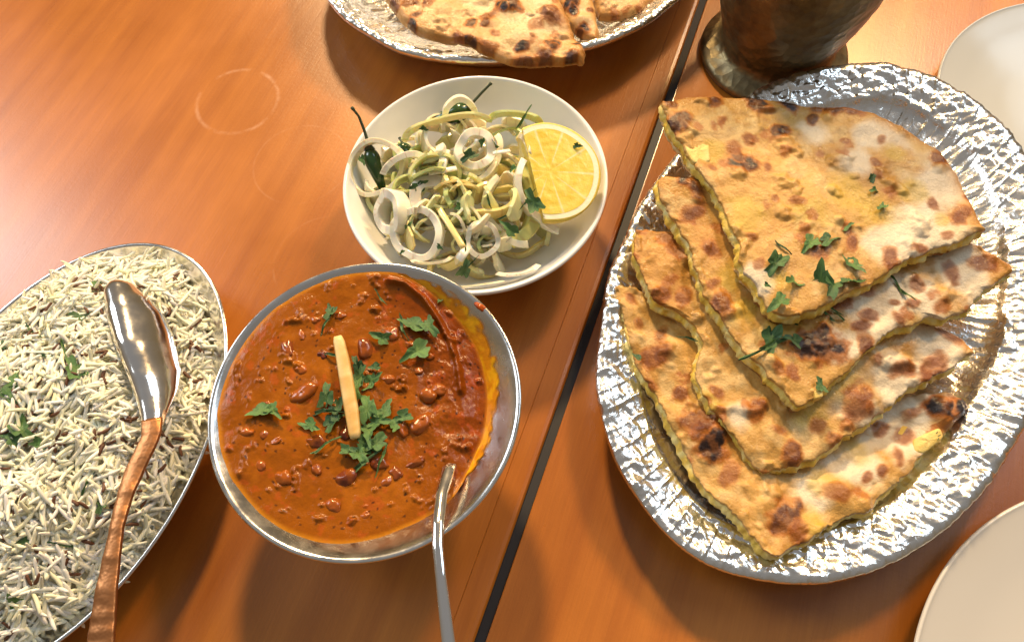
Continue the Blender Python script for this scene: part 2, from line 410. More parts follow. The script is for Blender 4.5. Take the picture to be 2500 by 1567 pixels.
# the surface: a plane through the edge heights plus lumps
A = np.c_[re*np.cos(TH), re*np.sin(TH), np.ones(NT)]; pl = np.linalg.lstsq(A, ze, rcond=None)[0]
def curry_z(x, y): return pl[0]*(x-CC[0])+pl[1]*(y-CC[1])+pl[2]
NRG = 150; sr = np.linspace(.01, 1, NRG)**.9
X = CC[0]+sr[:, None]*(re*np.cos(TH))[None]; Y = CC[1]+sr[:, None]*(re*np.sin(TH))[None]
Zp = curry_z(X, Y); w = sstep(.75, 1., sr)[:, None]; Z = Zp*(1-w)+w*(ze[None]+0*Zp)
lump = (fbm(X, Y, 90, 3, 3)-.5)*.0016 + np.maximum(0, fbm(X, Y, 150, 3, 8)-.69)*.012
f1, f2, idv, gx, gy = worley(X, Y, 210, 21)
lump += np.where(idv > .965, np.maximum(0, .34-f1)*.0040, 0)
stir_c = at(1090, 980, .052)[:2]      # the stirred side round the spoon is rougher
stir = np.exp(-(((X-stir_c[0])/.022)**2+((Y-stir_c[1])/.045)**2))
lump += stir*(fbm(X, Y, 130, 5, 40)-.5)*.0036 - stir*.0012
arc = [at(px, py, .050)[:2] for px, py in ((960, 712), (1000, 718), (1040, 748), (1072, 790), (1100, 840), (1120, 900), (1128, 960))]
arc = resample(arc, 60, False); da = np.full(X.shape, 9.)
for a_ in arc: da = np.minimum(da, np.hypot(X-a_[0], Y-a_[1]))
lump += .0030*np.exp(-(da/.0016)**2)
fade = sstep(1., .93, sr)[:, None]
Z = Z+lump*fade
base = np.array([.25, .070, .0016]); dark = np.array([.13, .027, .0015]); oil = np.array([.16, .028, .0015]); lite = np.array([.42, .13, .008])
C = np.zeros(X.shape+(3,))+base
C = mixc(C, lite, sstep(.50, .72, fbm(X, Y, 60, 4, 11))*.45)
C = mixc(C, dark, sstep(.55, .75, fbm(X, Y, 95, 4, 12))*.30)
side = sstep(.0, .9, ((X-CC[0])*.9+(Y-CC[1])*.25)/.06)
C = mixc(C, oil, side*.75)
C = mixc(C, [.42, .07, .012], sstep(.64, .72, fbm(X, Y, 230, 3, 31))*.35)
C = mixc(C, [.03, .012, .006], np.where((worley(X, Y, 340, 77)[2] > .90) & (worley(X, Y, 340, 77)[0] < .22), .8, 0))
C = mixc(C, [.55, .22, .012], sstep(.955, 1., sr)[:, None]*.7+0*X)
croot = empty('bean_curry', (CC[0], CC[1], .045), 'thick orange kidney bean curry topped with coriander and a ginger strip', 'curry')
V = np.stack([X, Y, Z], -1); F = gridF(NRG, NT)+[list(range(NT))[::-1]]
F = [f[::-1] for f in F]
add('gravy', V, F, M_CURRY, croot, True, C)

# turmeric-yellow film left on the steel by the stirring
smear = [(973, 661), (1050, 677), (1112, 697), (1169, 739), (1195, 758), (1190, 775), (1205, 830), (1220, 899), (1216, 981), (1205, 1060), (1169, 1136), (1122, 1183), (1107, 1215)]
SP = np.array([wall_pt(*q) for q in smear]); st = np.arctan2(SP[:, 1]-CC[1], SP[:, 0]-CC[0]); sd_ = CZ-.0012-SP[:, 2]
o_ = np.argsort(st); aa = np.linspace(st.min(), st.max(), 160); dtop = np.interp(aa, st[o_], sd_[o_]); dtop = np.maximum(.0004, dtop+.0026*(vn(aa*9, 0*aa, 0, 3)-.5))
dbot = np.interp(aa % (2*PI), tt, CZ-.0012-zz)+.0008
dtop = np.minimum(dtop, dbot)
V = []; C = []
for k in np.linspace(0, 1, 14):
    d = dtop*(1-k)+dbot*k; r_ = wall_r(d)-.00028-.0002*vn(aa*60, 0*aa+k*9, 0, 6); V.append(np.stack([CC[0]+r_*np.cos(aa), CC[1]+r_*np.sin(aa), CZ-.0012-d+.0003], 1))
    q = fbm(aa*.07, 0*aa+k*.02, 160, 3, 9); C.append(mixc(mixc([.70, .36, .008], [.58, .22, .006], sstep(.4, .6, q)), [.45, .12, .004], np.full(aa.shape, k*.3)))
M_FILM = vcol('curry_film', rough=.22, bscale=420, bstr=.4, bdist=.0005, vary=.25, vscale=300, spec=.4)
_t = M_FILM.node_tree; _at = N(_t, 'ShaderNodeAttribute', attribute_name='Col'); _t.links.new(_at.outputs['Alpha'], _t.nodes['Principled BSDF'].inputs['Alpha'])
fo = add('curry_film', V, gridF(14, 160, wrap=False), M_FILM, croot, True, C)
_ca = np.ones((14*160, 4)); _ca[:, :3] = np.array(C).reshape(-1, 3)
_kk = np.repeat(np.linspace(0, 1, 14), 160); _aa = np.tile(aa, 14); _ca[:, 3] = np.clip(sstep(.0, .45, _kk+.6*(vn(_aa*22, _kk*4, 0, 5)-.5))*.95+.05, 0, 1)*sstep(0, .08, _kk)
fo.data.color_attributes['Col'].data.foreach_set('color', _ca.ravel())
# a splash dried on the rim
sp = wall_pt(1180, 745); V, F = [], []
def blob(c, ax, ang, nseg=14, nr=9, seed=0, tilt=0., amp=.12):
    u = np.linspace(0, PI, nr)[:, None]; v = np.linspace(0, 2*PI, nseg, endpoint=False)[None]
    x = np.sin(u)*np.cos(v); y = np.sin(u)*np.sin(v); z = np.cos(u)+0*v
    k = 1+amp*(vn(x*1.7+seed, y*1.7+3, z*1.7+5, seed)-.5)*2
    x, y, z = x*k*ax[0], y*k*ax[1], z*k*ax[2]
    x, z = x*math.cos(tilt)+z*math.sin(tilt), -x*math.sin(tilt)+z*math.cos(tilt)
    ca, sa = math.cos(ang), math.sin(ang)
    return np.stack([x*ca-y*sa+c[0], x*sa+y*ca+c[1], z+c[2]], -1).reshape(-1, 3), gridF(nr, nseg, flip=True)
V, F = blob((CC[0]+(CR-.002)*math.cos(math.atan2(sp[1]-CC[1], sp[0]-CC[0])), CC[1]+(CR-.002)*math.sin(math.atan2(sp[1]-CC[1], sp[0]-CC[0])), CZ+.0000), (.0020, .0042, .0012), math.atan2(sp[1]-CC[1], sp[0]-CC[0]), 18, 9, 3, 0, .3)
add('rim_splash', V, F, M_CURRY, croot, True, np.tile([.34, .06, .006], (len(V), 1)))

# beans and lumps standing out of the gravy: (px, py, length px, width px, angle deg in picture, colour 0 red-brown 1 orange)
beans = [(700, 850, 62, 34, 80, .3), (735, 815, 34, 16, 80, .9), (890, 850, 62, 44, 70, .25), (738, 960, 74, 40, -30, .8), (845, 1165, 58, 46, -40, .15), (925, 1130, 44, 34, 20, .2), (768, 1075, 50, 34, 10, .2), (955, 815, 44, 40, 0, .6),
         (600, 1055, 40, 26, 10, .9), (645, 1060, 26, 22, 60, .6), (668, 1078, 38, 18, -15, .8), (636, 1135, 34, 24, 60, .7), (772, 1145, 30, 22, 70, .5), (815, 1235, 40, 34, 60, .7), (690, 1165, 46, 36, 40, .9), (840, 1060, 44, 36, 20, .1),
         (975, 1045, 54, 36, 60, .7), (1030, 1030, 70, 44, -50, .6), (1045, 965, 44, 40, 10, .7), (965, 1155, 38, 30, 50, .3), (790, 865, 30, 26, 10, .05), (945, 925, 40, 22, 5, .8), (945, 1175, 40, 24, -30, .6), (1070, 950, 36, 30, 30, .8), (890, 1258, 28, 18, -30, .9),
         (720, 1190, 18, 16, 0, .9), (690, 1245, 18, 16, 0, .9), (735, 900, 34, 26, 0, .9), (1010, 1130, 60, 24, -20, .4), (1000, 840, 26, 20, 30, .8), (770, 780, 24, 22, 0, .8), (830, 770, 30, 22, 0, .7), (655, 985, 16, 14, 0, .7), (1020, 905, 26, 20, 0, .8), (1050, 870, 22, 18, 0, .6)]
for i, (px, py, L_, w_, an, ck) in enumerate(beans):
    p = at_f(px, py, curry_z); L2 = pxm(px, L_, p)/2; W2 = pxm(px, w_, p)/2
    V, F = blob((p[0], p[1], p[2]-.0002-.22*W2), (L2, W2, W2*.72), math.radians(-an), 22, 13, i+1, random.uniform(-.2, .2), .26)
    red = np.array([.11, .020, .010]); org = np.array([.38, .10, .010]); q = sstep(.35, .7, fbm(V[:, 0], V[:, 1], 300, 3, i))
    add('kidney_bean', V, F, M_BEAN, croot, True, mixc(mixc(np.tile(red, (len(V), 1)), np.tile(org, (len(V), 1)), np.full(len(V), ck)), [.28, .070, .004], q*.75))
# ginger strip
gp_ = [(826, 824), (838, 880), (850, 950), (860, 1010), (868, 1070)]
gw = [24, 30, 32, 32, 26]
path = np.array([at(a, b_, float(curry_z(*at(a, b_, .055)[:2]))+.0042) for a, b_ in gp_]); path = resample(path, 24, False)
V = []
for i, p in enumerate(path):
    T = path[min(i+1, 23)]-path[max(i-1, 0)]; T /= np.linalg.norm(T); s_ = np.cross(T, (0, 0, 1)); s_ /= np.linalg.norm(s_)
    hw = pxm(0, np.interp(i/23, np.linspace(0, 1, 5), gw), p)/2*(1 if 0 < i < 23 else .8); hh = .0022
    for a_, b_ in ((-1, -.7), (-1, .7), (-.75, 1), (.75, 1), (1, .7), (1, -.7), (.75, -1), (-.75, -1)): V.append(p+s_*a_*hw+np.array([0, 0, b_*hh]))
V = np.array(V); q = fbm(V[:, 0], V[:, 1], 240, 3, 5)
add('ginger_strip', V, gridF(24, 8)+[list(range(8))[::-1], list(range(184, 192))], M_GINGER, croot, True, mixc([.74, .55, .24], [.62, .38, .11], sstep(.4, .65, q)))
for (px, py, s_, v_) in ((808, 765, 34, 2), (800, 790, 40, 7), (1010, 795, 52, 3), (1050, 800, 48, 1), (1020, 860, 58, 0), (935, 828, 42, 4), (985, 800, 40, 8), (876, 895, 36, 5), (880, 920, 40, 2), (872, 950, 44, 1), (910, 932, 44, 6), (640, 1005, 46, 3), (668, 1003, 40, 0), (800, 970, 48, 5), (822, 1000, 50, 2), (790, 1010, 56, 7), (815, 1035, 46, 4), (760, 1040, 40, 6), (900, 1000, 56, 1), (940, 1005, 44, 3), (925, 1030, 42, 2), (985, 1020, 40, 5), (970, 1035, 40, 6), (905, 1055, 50, 0), (920, 1085, 52, 4), (895, 1090, 48, 6), (878, 1110, 50, 1), (935, 1120, 40, 7), (880, 1140, 60, 8), (795, 1090, 42, 8), (850, 1100, 34, 5), (930, 730, 26, 9), (812, 870, 34, 8), (918, 898, 26, 3), (1075, 738, 16, 3)):
    p = at_f(px, py, curry_z); p[2] += .0020; put_leaf(croot, p, pxm(px, s_, p)*.82, var=v_)

# curry spoon: only the bent handle shows
def bar(left, right, zc, th, n=60, crown=.12, wob=0.):
    """flat bar from two picture-edge polylines and the height of its top at each"""
    L3 = resample(np.array([at(a, b_, z) for (a, b_), z in zip(left, zc)]), n, False); R3 = resample(np.array([at(a, b_, z) for (a, b_), z in zip(right, zc)]), n, False)
    V = []
    for i in range(n):
        l, r_ = L3[i], R3[i]; mid = (l+r_)/2
        T = (L3[min(i+1, n-1)]+R3[min(i+1, n-1)]-L3[max(i-1, 0)]-R3[max(i-1, 0)]); T /= np.linalg.norm(T)
        ac = r_-l; ac -= T*np.dot(ac, T); hw = np.linalg.norm(ac)/2; ac /= 2*hw; up = np.cross(ac, T); up *= np.sign(up[2])
        wv = wob*(vn(i*.45, 0, 0, 3)-.5)
        for a_, b_ in ((-1, -.75), (-1.02, -.5), (-1, -.18), (-.86, -.03), (-.4, crown*.6), (0, crown), (.4, crown*.6), (.86, -.03), (1, -.18), (1.02, -.5), (1, -.75), (.8, -1), (-.8, -1)):
            V.append(mid+ac*hw*a_+up*(th*b_+wv))
    return np.array(V), gridF(n, 13)+[list(range(13))[::-1], list(range((n-1)*13, n*13))]
sroot = empty('serving_spoon', at(1090, 1400, .03), 'steel spoon standing in the curry, bent handle crossing the bowl rim', 'spoon')
left = [(1098, 1080), (1080, 1140), (1064, 1200), (1056, 1270), (1055, 1330), (1061, 1400), (1070, 1500), (1080, 1600), (1088, 1700)]
right = [(1130, 1080), (1112, 1140), (1092, 1200), (1083, 1270), (1081, 1330), (1088, 1400), (1102, 1500), (1116, 1600), (1126, 1700)]
V, F = bar(left, right, [.040, .054, .062, .069, .072, .073, .072, .069, .065], .0032, 70)
add('handle', V, F, M_STEEL2, sroot)

# ------------------------------------------------------------------ white salad bowl
WZ = .045; WC = np.array([-.0153, .2786]); WR = .0826
broot = empty('salad_bowl', (WC[0], WC[1], 0), 'round white porcelain bowl holding sliced onion salad and lemon', 'bowl')
pr = smoothprof([(.012, .003), (.033, .0025), (.036, .0), (.039, .0008), (.041, .005), (.057, .013), (.071, .026), (.0795, .039), (WR-.0006, WZ-.002), (WR-.0004, WZ-.0002), (WR-.0016, WZ+.0006), (WR-.0032, WZ-.0004), (.0765, .040), (.068, .028), (.055, .0175), (.040, .0105), (.020, .0075), (.002, .007)], 6)
V = lathe(pr, 180, (WC[0], WC[1], 0)); add('bowl_body', V, gridF(len(pr), 180)+[list(range(180))[::-1], list(range((len(pr)-1)*180, len(pr)*180))], M_PORC, broot)

def Z2(zx, zy): return 800+zx*.39024, 150+zy*.39024      # positions read in an enlarged view of the bowl
def onion(name, zx, zy, zh, Rz, nrm=(0, -.3, 1), a0=0., a1=2*PI, band=.0045, th=.0020, ell=1., spin=0., col=(.80, .76, .56), seed=0, label=None, group='onion pieces in the white bowl', tw=0.):
    px, py = Z2(zx, zy); c = at(px, py, zh); R = pxm(px, Rz*.39024, c); u, v, n = basis(nrm, spin)
    full = abs(a1-a0) > 2*PI-.01; k = 72 if full else 44
    t = np.linspace(a0, a1, k, endpoint=not full); band *= 1.15; th *= (1.3 if seed < 30 else 1.0)
    rr = R*(1+.05*np.sin(2*t+seed)+.035*np.sin(3*t+seed*1.7)+.02*np.sin(5*t+seed*.7))
    V = []; C = []
    cs = [(-.5, -.44), (-.5, .44), (-.42, .5), (.42, .5), (.5, .44), (.5, -.44), (.42, -.5), (-.42, -.5)]
    for i in range(k):
        e_ = 1.0
        if not full: e_ = .35+.65*min(1, 5*min(i, k-1-i)/k+.1)
        er = math.cos(t[i])*u+math.sin(t[i])*v*ell
        lift = n*(tw*math.sin(t[i]*1.0+seed)+.0008*math.sin(4*t[i]+seed))
        for (a_, b_) in cs:
            V.append(c+er*(rr[i]+a_*th)+n*(b_*band*e_)+lift)
            g = .5+.5*math.sin(t[i]*2+seed); kk = .93+.1*RNG.random()
            cc = np.array(col)*kk
            if _h(np.int64(i), np.int64(int(a_*9+b_*5)), np.int64(seed), 3) > .975: cc = cc*.5+np.array((.45, .20, .05))*.5
            cc = cc*(1-.22*max(0, a_))+np.array((.62, .66, .30))*.22*max(0, a_)
            C.append(cc*(1-.12*g)+np.array((.78, .66, .36))*.12*g)
    F = gridF(k, 8, wrap=True)
    if full: F += [((k-1)*8+j, (k-1)*8+(j+1) % 8, (j+1) % 8, j) for j in range(8)]
    else: F += [list(range(8))[::-1], list(range((k-1)*8, k*8))]
    o = add(name, np.array(V)-c, F, M_ONION, None, True, C); o.location = [float(q) for q in c]
    o.data.set_sharp_from_angle(angle=.6)
    tag(o, label, 'onion', group); return o
cream = (.82, .77, .58); white = (.86, .84, .74); greenish = (.70, .72, .36); yel = (.78, .66, .28)
onion('onion_ring', 305, 668, .047, 178, (-.35, -.45, .85), band=.0050, th=.0026, ell=.92, col=cream, seed=1, label='large cream onion ring looped around the green chilli at the left', tw=.001)
onion('onion_ring', 408, 948, .047, 92, (-.75, -.35, .75), band=.0090, th=.0036, ell=1.25, col=white, seed=2, label='small thick white onion ring tilted on the left side below the chilli')
onion('onion_ring', 562, 1078, .047, 148, (-.25, -.45, .9), band=.0048, th=.0034, col=white, seed=3, ell=1.0, label='white onion ring leaning at lower left beside the small thick ring', tw=.0008)
onion('onion_ring', 668, 872, .049, 122, (.1, -.35, .95), band=.0050, th=.0056, col=(.80, .74, .66), seed=4, label='pale onion ring with faint purple edge near the middle of the salad')
onion('onion_ring', 968, 1115, .045, 98, (.05, -.5, .9), band=.0048, th=.0024, col=white, seed=5, label='small neat onion ring at the lower middle of the salad')
onion('onion_ring', 922, 556, .056, 102, (.15, -.4, .9), band=.0060, th=.0040, col=white, seed=6, label='upright white onion ring on top of the heap with coriander inside')
onion('onion_ring', 925, 560, .052, 150, (.1, -.3, .95), a0=-2.4, a1=.6, band=.005, th=.0030, col=cream, seed=7, label='open onion curl wrapping around the topmost ring')
onion('onion_ring', 628, 560, .054, 82, (-.3, -.6, .8), a0=-2.9, a1=.5, band=.0055, th=.0040, ell=.72, col=white, seed=8, label='half open white onion curl left of the topmost ring')
onion('onion_ring', 790, 640, .050, 235, (.0, -.2, 1), a0=PI*.92, a1=2.02*PI, band=.0055, th=.0034, ell=.62, col=cream, seed=9, label='wide cream onion loop under the topmost ring')
onion('onion_ring', 832, 335, .050, 92, (.1, -.85, .6), a0=-.1, a1=PI+.1, band=.0060, th=.0030, ell=1.0, col=white, seed=10, label='white onion arch standing at the back against the bowl')
onion('onion_slice', 770, 470, .052, 290, (.0, -.35, .95), a0=.55, a1=2.85, band=.0075, th=.0030, ell=.40, spin=.10, col=greenish, seed=11, label='long greenish onion arc across the back of the heap')
onion('onion_slice', 1160, 395, .048, 165, (.1, -.4, .9), a0=.1, a1=2.9, band=.0090, th=.0030, ell=.40, spin=-.1, col=(.55, .66, .30), seed=12, label='pale green onion petal at the back beside the lemon')
onion('onion_slice', 1010, 880, .053, 290, (.35, -.3, .9), a0=-.75, a1=1.15, band=.0130, th=.0058, ell=1.0, spin=-.35, col=(.66, .66, .22), seed=13, label='thick yellow-green ribbed onion segment next to the lemon')
onion('onion_slice', 1480, 760, .052, 270, (.2, -.4, .9), a0=2.75, a1=4.6, band=.0070, th=.0030, ell=1.15, spin=-.12, col=white, seed=14, label='slender white onion crescent lying against the lemon wedge')
onion('onion_slice', 1225, 905, .050, 225, (-.2, -.4, .9), a0=2.2, a1=4.75, band=.0060, th=.0030, ell=1.05, spin=0, col=cream, seed=15, label='curved cream onion strip in front of the ribbed segment')
onion('onion_slice', 905, 1330, .041, 290, (.0, -.5, .85), a0=3.9, a1=5.4, band=.0075, th=.0030, ell=.25, col=cream, seed=16, label='flat onion sliver lowest in the heap nearest the curry')
onion('onion_slice', 650, 1180, .042, 150, (-.1, -.6, .8), a0=3.6, a1=5.6, band=.0120, th=.0026, ell=.5, col=cream, seed=17, label='broad onion slab below the leaning ring at lower left')
onion('onion_slice', 1095, 600, .055, 150, (.3, -.5, .8), a0=-.9, a1=.8, band=.0100, th=.0030, ell=1.1, col=yel, seed=18, label='yellow onion strip between topmost ring and lemon')
onion('onion_slice', 1180, 1240, .043, 180, (.1, -.6, .8), a0=4.0, a1=5.7, band=.0080, th=.0026, ell=.5, col=white, seed=19, label='thin white onion sliver at the lower right of the heap')
onion('onion_slice', 530, 780, .049, 190, (.2, -.5, .8), a0=1.1, a1=2.7, band=.0065, th=.0030, ell=1.0, col=white, seed=20, label='white onion arc rising between the chilli ring and the middle ring')
onion('onion_slice', 1180, 590, .058, 95, (-.4, -.3, .9), a0=-.4, a1=1.2, band=.0060, th=.0022, ell=1.3, col=(.80, .68, .46), seed=21, label='short spiced onion shard touching the lemon edge')
rr_ = random.Random(5)
for i in range(128):
    a_ = rr_.uniform(0, 2*PI); q = math.sqrt(rr_.random()); zx = 830+q*math.cos(a_)*490; zy = 830+q*math.sin(a_)*480
    if zx > 1330 or (zx < 420 and zy < 620): continue
    ci = rr_.choice((0, 0, 0, 1, 1, 2, 2, 3)); wide = rr_.random() < .45; ra_ = rr_.uniform(0, 6)
    onion('onion_slice', zx, zy, (.024+.029*(1-q*q))+rr_.uniform(-.004, .004), rr_.uniform(80, 180), (rr_.uniform(-.6, .6), rr_.uniform(-.8, .3), 1), a0=ra_, a1=ra_+(rr_.uniform(1.0, 2.2) if wide else rr_.uniform(1.6, 4.2)), band=rr_.uniform(.010, .014) if wide else rr_.uniform(.005, .009), th=rr_.uniform(.0016, .0030), ell=rr_.uniform(.6, 1.), col=(cream, yel, greenish, (.52, .62, .24))[ci], seed=30+i,
          label=('cream onion ', 'yellow onion ', 'pale green onion ', 'deep green onion ')[ci]+('petal lodged inside the salad heap' if wide else 'strand tangled inside the salad heap'))
# small cut slips on top
for i, (x0, y0, x1, y1, w_, zh, lb) in enumerate(((635, 700, 805, 668, 38, .058, 'flat onion slip sprinkled with red spice on top of the heap'), (1035, 575, 1140, 558, 30, .060, 'tiny onion slip right of the topmost ring'), (525, 640, 545, 765, 34, .054, 'short upright onion slip left of the wide loop'), (690, 910, 850, 1165, 40, .053, 'straight yellowish onion strip over the leaning ring'), (820, 1240, 870, 1170, 60, .046, 'square onion chip at the bottom of the heap'), (700, 700, 740, 560, 60, .053, 'pale onion panel standing between the curls'))):
    P = np.array([at(*Z2(x0*(1-k)+x1*k, y0*(1-k)+y1*k), zh+.0015*math.sin(k*3)) for k in np.linspace(0, 1, 14)]); c = P[7].copy()
    V, F = tube(P-c, pxm(0, w_*.39/2, c), 8, .42); cc = yel if i == 3 else white
    q = vn(V[:, 0]*900, V[:, 1]*900, V[:, 2]*900, i); C = mixc(np.tile(cc, (len(V), 1)), [.62, .26, .08], sstep(.72, .85, q)*(.7 if i in (0, 1) else .15))
    o = add('onion_slip', V, F, M_ONION, None, True, C); o.location = [float(t_) for t_ in c]; tag(o, lb, 'onion', 'onion pieces in the white bowl')
# green chillies
def chilli(body, bz, rad, stem, sz, label):
    P = resample(np.array([at(*Z2(*q), z) for q, z in zip(body, bz)]), 24, False); c = P[0].copy(); t = np.linspace(0, 1, 24)
    r_ = empty('green_chilli', c, label, 'chilli', 'green chillies in the white bowl')
    V, F = tube(P, rad*np.clip(np.sin(np.clip(t*5+.35, 0, PI/2))*(1-t*.75)*1.05, .06, 1), 14); add('pod', V, F, M_CHILLI, r_)
    Q = resample(np.array([at(*Z2(*q), z) for q, z in zip(stem, sz)]), 20, False)
    V, F = tube(Q, np.r_[np.linspace(rad*.62, .0011, 4), np.linspace(.0010, .0008, 14), .0011, .0011], 8); add('stem', V, F, M_STEM, r_)
chilli([(262, 545), (285, 640), (320, 730), (360, 840)], [.050, .046, .040, .028], .0060, [(262, 555), (250, 500), (225, 420), (195, 345), (150, 288)], [.050, .053, .058, .063, .069], 'dark green chilli with long stem standing inside the left onion ring')
chilli([(890, 290), (800, 330), (690, 370), (560, 440)], [.045, .043, .040, .036], .0070, [(880, 290), (905, 262), (960, 200), (1025, 135)], [.045, .047, .050, .054], 'dark green chilli lying behind the onions, stem against the bowl')
chilli([(470, 520), (480, 580), (500, 640), (520, 720)], [.040, .040, .036, .030], .0060, [(468, 525), (462, 505), (455, 490), (450, 480)], [.040, .041, .041, .041], 'short green chilli half buried between the onion rings')
# lemon wedge
lc = at(*Z2(1385, 690), .0600); ln = tocam(lc)+np.array([.20, .38, .10]); LU, LV, LN = basis(ln); LR = pxm(0, 325*.39, lc)
lroot = empty('lemon_wedge', lc, 'cut yellow lemon wedge leaning on the right side of the salad', 'lemon')
ca_, cb_ = at(*Z2(1205, 470), .06)-lc, at(*Z2(1380, 1015), .06)-lc
A2 = np.array([ca_@LU, ca_@LV]); B2 = np.array([cb_@LU, cb_@LV]); ab = (B2-A2)/np.linalg.norm(B2-A2); nn = np.array([-ab[1], ab[0]]); h_ = A2@nn
if h_ > 0: nn = -nn; h_ = -h_
NTL = 140; NR = 46; tL = np.linspace(0, 2*PI, NTL, endpoint=False)
def clip_chord(x, y, hh):    # keep nn.p >= hh
    d = x*nn[0]+y*nn[1]; k = np.minimum(0, d-hh); return x-k*nn[0], y-k*nn[1]
def lemon_disc(r0, r1, n_, z0=0., bulge=None):
    V = []
    for s_ in np.linspace(r0, r1, n_):
        R = LR*s_*(1+.012*np.sin(5*tL)); x, y = clip_chord(R*np.cos(tL), R*np.sin(tL), h_)
        z = np.full(NTL, z0) if bulge is None else bulge(s_, x, y)
        V.append(lc+x[:, None]*LU+y[:, None]*LV+z[:, None]*LN)
    return np.array(V)
V = lemon_disc(.01, .865, NR, 0, lambda s_, x, y: .0004+.0002*(vn(x*420, y*420, 0, 3)-.5))
t_all = np.tile(tL, NR); s_all = np.repeat(np.linspace(.01, .865, NR), NTL)
seg = np.abs(np.sin(t_all*5+.4)); C = mixc(mixc([.80, .68, .15], [.76, .56, .07], vn(t_all*3, s_all*8, 0, 5)), [.86, .82, .56], sstep(.16, .03, seg)*.7*sstep(.05, .3, s_all))
M_PULP = vcol('lemon_pulp', rough=.14, bscale=650, bstr=.22, bdist=.0008, vary=.08, vscale=300, sss=.35)
add('pulp', V, gridF(NR, NTL)+[list(range(NTL))[::-1]], M_PULP, lroot, True, C)
V = lemon_disc(.86, .965, 5, .0003); add('pith', V, gridF(5, NTL), M_PITH, lroot)
pv = [lemon_disc(.962, .962, 1, .0004)[0], lemon_disc(.99, .99, 1, .0002)[0]]
for q in np.linspace(0, PI/2, 12):
    R = LR*math.cos(q)*1.0; x, y = clip_chord(R*np.cos(tL), R*np.sin(tL), h_*(1-.0*q)); pv.append(lc+x[:, None]*LU+y[:, None]*LV-LN*(LR*.80*math.sin(q)+.0003))
add('peel', np.array(pv), gridF(14, NTL)+[list(range(13*NTL, 14*NTL))], M_PEEL, lroot)
# coriander flecks on the salad
FL = ['in the hole of the topmost onion ring', 'on the right rim of the topmost onion ring', 'standing on the green onion petal at the back', 'stuck on the cut face of the lemon', 'lying across the white crescent beside the lemon', 'narrow, on the curved cream strip in the middle', 'below the ribbed onion segment', 'at the very bottom of the onion heap', 'left of the middle onion ring', 'under the spiced onion slip', 'on the edge of the leaning ring at lower left', 'thin, beside the lowest square onion chip', 'between the topmost ring and the yellow strip', 'on the far left onion ring beside the chilli', 'slim, above the crescent touching the lemon', 'slim, left of the small neat onion ring', 'tucked behind the topmost onion ring', 'tiny, inside the leaning ring at lower left', 'tiny, outside the lower left ring', 'on the long greenish arc at the back', 'slim, right of the small neat onion ring']
for i, (zx, zy, sz, zh, vr) in enumerate(((885, 590, 90, .060, 1), (965, 505, 45, .062, 3), (1225, 355, 90, .053, 8), (1560, 527, 45, .0625, 4), (1290, 880, 130, .058, 2), (1010, 880, 70, .056, 8), (1140, 1050, 100, .052, 0), (855, 1300, 100, .045, 5), (570, 780, 90, .056, 6), (830, 910, 60, .055, 2), (505, 1035, 50, .050, 4), (900, 1260, 60, .046, 7), (1165, 670, 50, .06, 1), (215, 615, 50, .052, 3), (1250, 865, 80, .058, 9), (860, 1150, 70, .05, 9), (1040, 520, 50, .058, 5), (700, 1160, 40, .051, 3), (465, 1190, 30, .048, 1), (600, 420, 40, .056, 6), (1110, 970, 70, .052, 8))):
    p = at(*Z2(zx, zy), zh); o = put_leaf(None, p, pxm(0, sz*.39, p)*.8, tocam(p), var=vr); tag(o, 'coriander fleck '+FL[i], 'coriander', 'coriander flecks on the onion salad')

# ------------------------------------------------------------------ rice dish
RC = np.array([-.2592, .1386]); RA, RB, RANG = .1281, .0863, math.radians(68.36); RZ = .030
rroot = empty('oval_dish', (RC[0], RC[1], 0), 'oval stainless steel dish with thin rim holding the cumin rice', 'dish')
pr = smoothprof([(-.060, .001), (-.038, .0012), (-.030, .004), (-.016, .016), (-.004, .0268), (-.0008, RZ-.0012), (.0, RZ), (-.0008, RZ+.0007), (-.0022, RZ+.0003), (-.0050, RZ-.0030), (-.012, .0215), (-.024, .0095), (-.036, .0045), (-.060, .0035)], 5)
V = lathe(pr, 200, (RC[0], RC[1], 0), RA, RB, RANG); add('dish_body', V, gridF(len(pr), 200)+[list(range(200))[::-1], list(range((len(pr)-1)*200, len(pr)*200))], M_STEEL, rroot)
def rice_loc(x, y):
    dx, dy = x-RC[0], y-RC[1]; a = (dx*math.cos(RANG)+dy*math.sin(RANG))/RA; b_ = (-dx*math.sin(RANG)+dy*math.cos(RANG))/RB
    return a, b_
def rice_edge(a, b_):
    t = np.arctan2(b_, a)    # 0 = far end, negative = right side (towards curry)
    return .95-.10*np.exp(-((t+1.0)/.75)**2)-.06*np.exp(-((t+2.2)/.55)**2)
def rice_z(x, y):
    a, b_ = rice_loc(x, y); rho = np.hypot(a, b_)/rice_edge(a, b_)
    z = .0245+.0300*np.clip(1-rho**2.2, 0, 1)**.8 + .011*(fbm(np.asarray(x), np.asarray(y), 42, 3, 4)-.5)
    # pressed-down hollow on the curry side where the spoon lies
    p = at(400, 850, .04); z = z-.012*np.exp(-(((x-p[0])/.020)**2+((y-p[1])/.034)**2))
    return z
fr = empty('cumin_rice', (RC[0], RC[1], .03), 'heap of white basmati rice with cumin seeds and coriander', 'rice')
